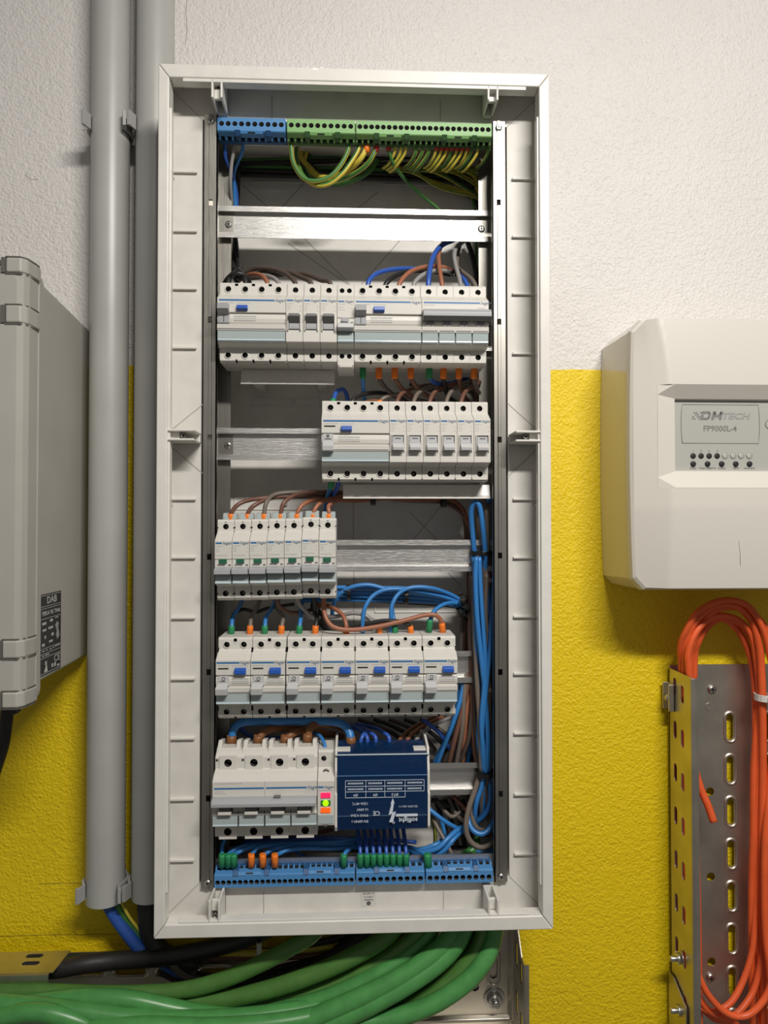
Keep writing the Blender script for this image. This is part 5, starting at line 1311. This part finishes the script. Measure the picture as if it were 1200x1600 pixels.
# orange cables
GO = 'orange cables in the vertical tray'
def cable(label, m, rmm, pts, group=None, n=10, fl=None):
    P = [at(a,b,-y/1000) for a,b,y in pts]
    for p in P:                                   # what runs in the vertical tray stays inside its flange
        if p.x > .34 and p.z < ZO-.185: p.x = max(p.x, .3825+rmm/1000)
    return tag(part('cable', MB().tube(spline(P), rmm/1000, n), m, None), label, 'cable', group)
cable('outermost orange cable of the loop under the alarm panel', 'cable_orange', 3.6, [(1080,1700,26),(1072,1500,24),(1066,1300,24),(1060,1120,24),(1057,1050,28),(1063,1010,40),(1073,984,50),(1092,955,58),(1130,938,60),(1166,945,58),(1188,975,54),(1202,1020,50),(1212,1100,46),(1220,1300,44),(1222,1700,44)], GO)
cable('flat orange cable with dark lettering in the loop under the alarm panel', 'cable_orange', 4.4, [(1078,1700,30),(1074,1500,26),(1068,1300,26),(1066,1120,30),(1064,1048,36),(1072,1000,44),(1088,968,50),(1116,947,54),(1148,946,52),(1172,966,48),(1184,1000,46),(1190,1060,42),(1192,1200,36),(1190,1400,34),(1196,1700,34)], GO)
cable('orange cable of the loop reaching the tray behind the lettered one', 'cable_orange', 3.6, [(1090,1700,24),(1086,1500,20),(1080,1200,20),(1074,1060,26),(1072,1030,32),(1078,995,38),(1096,972,44),(1124,962,46),(1152,968,44),(1172,990,42),(1181,1030,38),(1186,1100,34),(1184,1250,30),(1180,1400,30),(1176,1480,34),(1162,1530,40),(1140,1568,46),(1112,1580,46),(1090,1568,40),(1080,1545,30)], GO)
cable('inner pale orange cable of the loop under the alarm panel', 'cable_orange', 3.8, [(1094,1700,36),(1090,1400,34),(1082,1160,38),(1073,1050,46),(1075,1020,48),(1086,990,48),(1104,970,46),(1126,965,40),(1148,980,34),(1164,1004,30),(1175,1040,28),(1180,1100,28),(1178,1250,28),(1174,1400,28),(1176,1600,28),(1180,1700,28)], GO)
cable('dark orange cable running down the tray beside the slots', 'cable_orange', 4.2, [(1088,1300,18),(1084,1060,20),(1092,1000,30),(1120,968,38),(1156,974,38),(1178,1005,34),(1186,1040,30),(1183,1120,30),(1178,1200,28),(1177,1300,28),(1179,1400,28),(1186,1500,28),(1190,1700,28)], GO)
cable('orange cable along the right edge of the tray', 'cable_orange', 4.2, [(1084,1300,24),(1078,1060,28),(1084,1000,38),(1112,956,46),(1160,950,48),(1196,982,44),(1212,1040,38),(1210,1150,36),(1202,1230,38),(1195,1330,42),(1196,1450,46),(1204,1530,52),(1212,1700,52)], GO)
cable('bright orange cable making the lowest loop in the tray', 'cable_orange', 3.7, [(1085,1500,44),(1092,1525,50),(1108,1556,54),(1134,1582,58),(1162,1588,60),(1186,1572,60),(1204,1540,58),(1216,1480,54),(1220,1380,50)], GO)
cable('second orange cable of the lowest loop in the tray', 'cable_orange', 3.6, [(1082,1535,40),(1094,1562,44),(1112,1582,46),(1138,1590,46),(1160,1575,44),(1180,1540,38),(1190,1480,32),(1192,1380,28)], GO)
cable('cut orange cable end pointing down inside the tray', 'cable_orange', 4.4, [(1080,1180,26),(1088,1210,30),(1096,1235,34),(1106,1258,38),(1115,1284,42)])
o = cable('third orange cable bending behind the lowest loop', 'cable_orange', 3.4, [(1078,1545,24),(1092,1568,28),(1116,1592,30),(1150,1600,30),(1176,1640,30)], GO)
tie('white cable tie round the orange cables at the right edge', 1193, 1089, -.040, .020, .0075, m='tie_white', d=.024, tail=False)

# ------------------------------------------------------------------ horizontal cable tray at the bottom left
def h_tray():
    YB_ = -.012; YF_ = -.085
    zt = at(100,1492,-.03).z; ZT = ZO-.5240
    root = thing('cable_tray', 'horizontal perforated steel cable tray under the board, full of green cables', 'cable tray', (-.2, 0, ZT))
    ox, oz = -.2, ZT
    xr = at(800,1540,YB_).x; xl = -.95
    # back plate
    k = MB()
    for px in (137,204,270,336,402,468,534):
        p = at(px,1518,YB_); k.prism(stadium(p.x-ox,p.z-oz,.0175,.0038), YB_-.01, YB_+.01, axis='y')
    for (px,py) in ((612,1545),):
        p = at(px,py,YB_); k.cyl((p.x-ox,0,p.z-oz), .0050, YB_-.01, YB_+.01, n=14)
    bp = link('back_plate', cut(MB().box(xl-ox,xr-ox,YB_,YB_+.0012,-.13,.0000).mesh('zinc'), k, 'zinc'), root)
    so = stadium(0,0,.0220,.0085,8); si = stadium(0,0,.0185,.0048,8); n = len(so)
    vs = [(x,0,z) for x,z in so]+[(x*.95,-.0018,z*.86) for x,z in so]+[(x*1.05,-.0018,z*1.15) for x,z in si]+[(x,.0004,z) for x,z in si]
    fs = [(j*n+i,(j*n+(i+1)%n),((j+1)*n+(i+1)%n),(j+1)*n+i) for j in range(3) for i in range(n)]
    cm = MB().add(vs,[f[::-1] for f in fs],0,True).mesh('zinc')
    for px in (137,204,270,336,402,468,534):
        p = at(px,1518,YB_); link('slot_collar', cm, bp, (p.x-ox,YB_,p.z-oz))
    YC = YB_-.0022
    cx0 = at(640,1540,YC).x-ox
    k = MB(); p = at(771,1512,YC); k.prism(stadium(p.x-ox,p.z-oz,.0045,.0130), YC-.01, YC+.01, axis='y')
    p2 = at(742,1542,YC); k.cyl((p2.x-ox,0,p2.z-oz), .0050, YC-.01, YC+.01, n=14)
    zc0 = at(760,1591,YC).z-oz
    cp = link('corner_plate', cut(MB().box(cx0,xr-ox,YC,YC+.0014,zc0,.060).mesh('zinc', .0005), k, 'dark'), root)
    link('slot_collar', cm, cp, (p.x-ox,YC,p.z-oz), (0,math.pi/2,0))
    part('plate_lip', MB().prism([(YC,zc0+.004),(YC-.0040,zc0+.0015),(YC-.0045,zc0-.002),(YC+.001,zc0-.002)], cx0, xr-ox-.004), 'zinc', cp, .0005)
    part('plate_lip', MB().prism([(xr-ox-.006,YC),(xr-ox-.002,YC-.0045),(xr-ox,YC-.0045),(xr-ox,YC)], zc0, .060, axis='z'), 'zinc', cp)
    p = at(772,1560,YC)
    b = part('hex_bolt', MB().lathe([(0,.0125),(-.0018,.0125)], (0,0,0), 'y', 18), 'bolt', cp, loc=(p.x-ox,YC,p.z-oz))
    part('nut', MB().lathe([(-.0018,.0092),(-.0075,.0088)], (0,0,0), 'y', 6), 'bolt', b); part('thread', MB().lathe([(-.0075,.0045),(-.0130,.0045),(-.0135,.0035)], (0,0,0), 'y', 12), 'bolt', b)
    # right end plate of the tray standing out from the wall, slotted, with a chamfered corner
    k = MB()
    for z in (.0000,-.0560,-.1120): k.prism(stadium(-.036,z,.0038,.0140), -.02, .02, axis='x'); k.prism(stadium(-.058,z-.008,.0036,.0120), -.02, .02, axis='x')
    e = link('end_flange', cut(MB().prism([(YB_+.0012,.060),(-.026,.060),(-.030,.046),(-.060,.010),(-.070,.008),(-.070,-.13),(YB_+.0012,-.13)], 0, .0012).mesh('zinc'), k, 'dark'), root, (xr-ox,0,0))
    part('flange_edge', MB().box(.0012,.0060,-.0712,-.0698,-.13,.008), 'zinc', e)
    # top flange of the left length: a shelf standing out from the wall, with two slots, cut off slantwise
    zf = at(60,1510,-.05).z-oz
    k = MB()
    for px,py,Y in ((54,1497,-.030),(48,1505,-.052)):
        pass
    def onshelf(px,py):                         # where the sight line meets the shelf
        d = w3(CR.transposed() @ Vector(((px-600)/FPX,(py-800)/FPX,1))); return CP+d*((ZT+.0120-CP.z)/d.z)
    def SP(px,py): q = onshelf(px,py); return (q.x-ox,q.y)
    for ax,ay in ((54,1493.5),(48,1505)):
        c = SP(ax,ay); k.prism([(a,b) for a,b in stadium(c[0],c[1],.0095,.0036)], -.03, .05, axis='z')
    pr = [SP(110,1485),SP(83,1519)]
    pr = [(xl-ox,pr[0][1]),(xl-ox,pr[1][1]),pr[1],pr[0]]
    sh = link('top_flange', cut(MB().prism(pr, .0108, .0120, axis='z').mesh('zinc'), k, 'zinc'), root)
    y1 = pr[1][1]
    part('flange_edge', MB().prism([(y1,.0120),(y1-.0030,.0110),(y1-.0040,.0060),(y1-.0020,.0010),(y1-.0035,-.0080),(y1-.0010,-.0080),(y1+.0010,.0010),(y1-.0020,.0060),(y1-.0010,.0095),(y1,.0108)], xl-ox, pr[2][0]-.004), 'zinc', sh)
    part('tray_floor', MB().box(xl-ox,xr-ox,-.085,YB_,-.1312,-.13), 'zinc', root)
    return root
h_tray()
# blue, earth and black cables out of the conduits
cable('heavy blue cable coming out of the left conduit', 'blue_royal', 7.0, [(162,1330,32),(166,1400,32),(180,1432,33),(202,1462,34),(222,1484,32),(262,1508,30),(300,1530,28)], n=12)
cable('yellow-green earth cable coming out of the left conduit', 'wire_green', 5.0, [(180,1330,31),(182,1404,31),(196,1434,30),(218,1460,28),(236,1482,26),(280,1500,24)], n=12)
o = cable('yellow stripe strand beside the earth cable under the conduits', 'wire_yellow', 1.8, [(184,1396,35),(199,1428,35),(220,1456,32),(238,1478,30)])
cable('heavy black cable coming out of the right conduit', 'cable_black', 11.0, [(228,1330,32),(230,1420,32),(236,1460,30),(256,1490,30),(310,1510,28)], n=12)
cable('thick black cable lying along the back of the tray', 'cable_black', 9.5, [(-60,1518,45),(50,1516,45),(96,1513,45),(130,1507,44),(180,1501,38),(250,1496,40),(320,1484,40),(380,1468,38),(440,1440,34),(480,1400,30)], n=12)
cable('second black cable behind the green cables', 'cable_black', 9.0, [(255,1512,26),(300,1530,28),(360,1536,30),(430,1528,30),(500,1506,30),(560,1470,30),(600,1420,28)], n=12)
cable('grey-brown cable curving down behind the green cables', 'taupe', 4.5, [(262,1498,40),(285,1520,36),(320,1533,32),(372,1534,30),(440,1520,28)])
cable('yellow cable lying across the back of the tray', 'wire_yellow', 3.6, [(300,1492,30),(340,1489,30),(400,1489,30),(450,1486,28),(520,1478,24)])
cable('thin brown cable under the board above the tray', 'brown', 3.0, [(320,1498,26),(400,1496,26),(480,1494,24),(560,1480,22)])
tie('pale cable tie hanging round the black cables under the board', 405, 1493, -.046, .006, .030, m='sticker_white', d=.008, tail=False)
for i, (x, y) in enumerate(((480,1476),(540,1500),(450,1510))):
    cable('dark cable crossing in the shade behind the green cables', 'cable_black', 4.0, [(x-60,y+14,24),(x,y,26),(x+60,y-16,26),(x+110,y-60,24)], 'shaded cables under the board')
GG = 'thick green cables'
gc = [
 ('shade-coloured green cable rising highest at the left of the green bundle', 'cable_green_shaded', 8.4, [(-60,1552,70),(60,1550,72),(180,1553,74),(280,1548,76),(350,1530,80),(410,1504,84),(455,1480,84),(490,1458,80),(520,1420,72)]),
 ('second green cable from the top of the bundle, entering left of centre', 'cable_green_shaded', 9.2, [(120,1570,66),(240,1566,70),(340,1562,76),(420,1546,80),(500,1518,84),(560,1490,86),(605,1462,82),(640,1420,74)]),
 ('green cable coloured for the shade of the board, third in the bundle', 'cable_green_shaded', 8.4, [(240,1590,62),(330,1578,66),(420,1566,70),(500,1546,74),(570,1516,78),(622,1484,80),(660,1450,78),(684,1410,70)]),
 ('green cable crossing the middle of the bundle', 'cable_green', 9.0, [(300,1604,74),(380,1592,80),(460,1574,86),(520,1556,88),(580,1528,88),(632,1496,84),(668,1462,80),(690,1420,72)]),
 ('pale green cable weaving along the left of the bundle', 'cable_green', 9.2, [(-60,1586,84),(40,1570,88),(120,1560,92),(200,1562,94),(270,1576,92),(340,1588,88),(420,1588,84),(500,1580,78),(570,1560,72),(620,1530,66)]),
 ('green cable lying lowest along the left of the bundle', 'cable_green', 9.6, [(-60,1568,98),(40,1572,102),(120,1580,104),(200,1590,104),(290,1594,102),(380,1590,98),(470,1578,92),(540,1562,88),(600,1535,84)]),
 ('long green cable with a lit bend in front of the bundle', 'cable_green', 9.8, [(300,1660,104),(400,1622,106),(480,1594,106),(560,1560,106),(620,1530,104),(666,1500,100),(700,1468,94),(718,1430,84)]),
 ('second long green cable with a lit bend in front of the bundle', 'cable_green', 9.6, [(420,1650,106),(500,1608,108),(572,1574,108),(640,1536,106),(690,1500,100),(718,1466,94),(732,1426,84)]),
 ('rightmost green cable sweeping up into the board', 'cable_green', 9.4, [(430,1636,100),(520,1604,102),(600,1594,104),(670,1572,106),(722,1540,104),(752,1508,100),(768,1476,94),(776,1430,84)]),
 ('shade-coloured green cable just inside the rightmost one', 'cable_green_shaded', 9.0, [(540,1606,84),(610,1584,88),(670,1556,90),(716,1520,90),(744,1486,88),(756,1452,84),(760,1410,78)]),
 ('shade-coloured green cable between the two lit bends and the rightmost cables', 'cable_green_shaded', 8.8, [(520,1596,76),(590,1572,78),(650,1540,78),(694,1504,78),(724,1468,76),(740,1420,70)]),
 ('green cable at the lower left corner of the photo', 'cable_green', 9.4, [(-60,1594,106),(0,1590,110),(40,1582,112),(80,1584,112),(130,1600,110),(180,1630,104)]),
 ('green cable running along the bottom edge of the photo', 'cable_green', 9.6, [(120,1612,112),(220,1604,114),(320,1606,112),(420,1600,110),(500,1586,104),(570,1560,98)]),
]
for lab, m, r, pts in gc:
    x, y, d = pts[0]                              # every cable goes on along the tray to the left
    pts = ([(-520,min(y+30,1640),d-6),(-280,min(y+14,1640),d-2)] if x < 0 else [(-520,min(y+60,1690),d-12),(-200,min(y+50,1690),d-10),(x-150,min(y+26,1680),d-6)])+pts
    cable(lab, m, r, pts, GG, 14)
cable('grey-green cable low at the left edge of the bundle', 'grey', 8.0, [(-520,1700,96),(-200,1660,104),(40,1622,112),(90,1610,112),(150,1616,112),(220,1634,110)], None, 12)
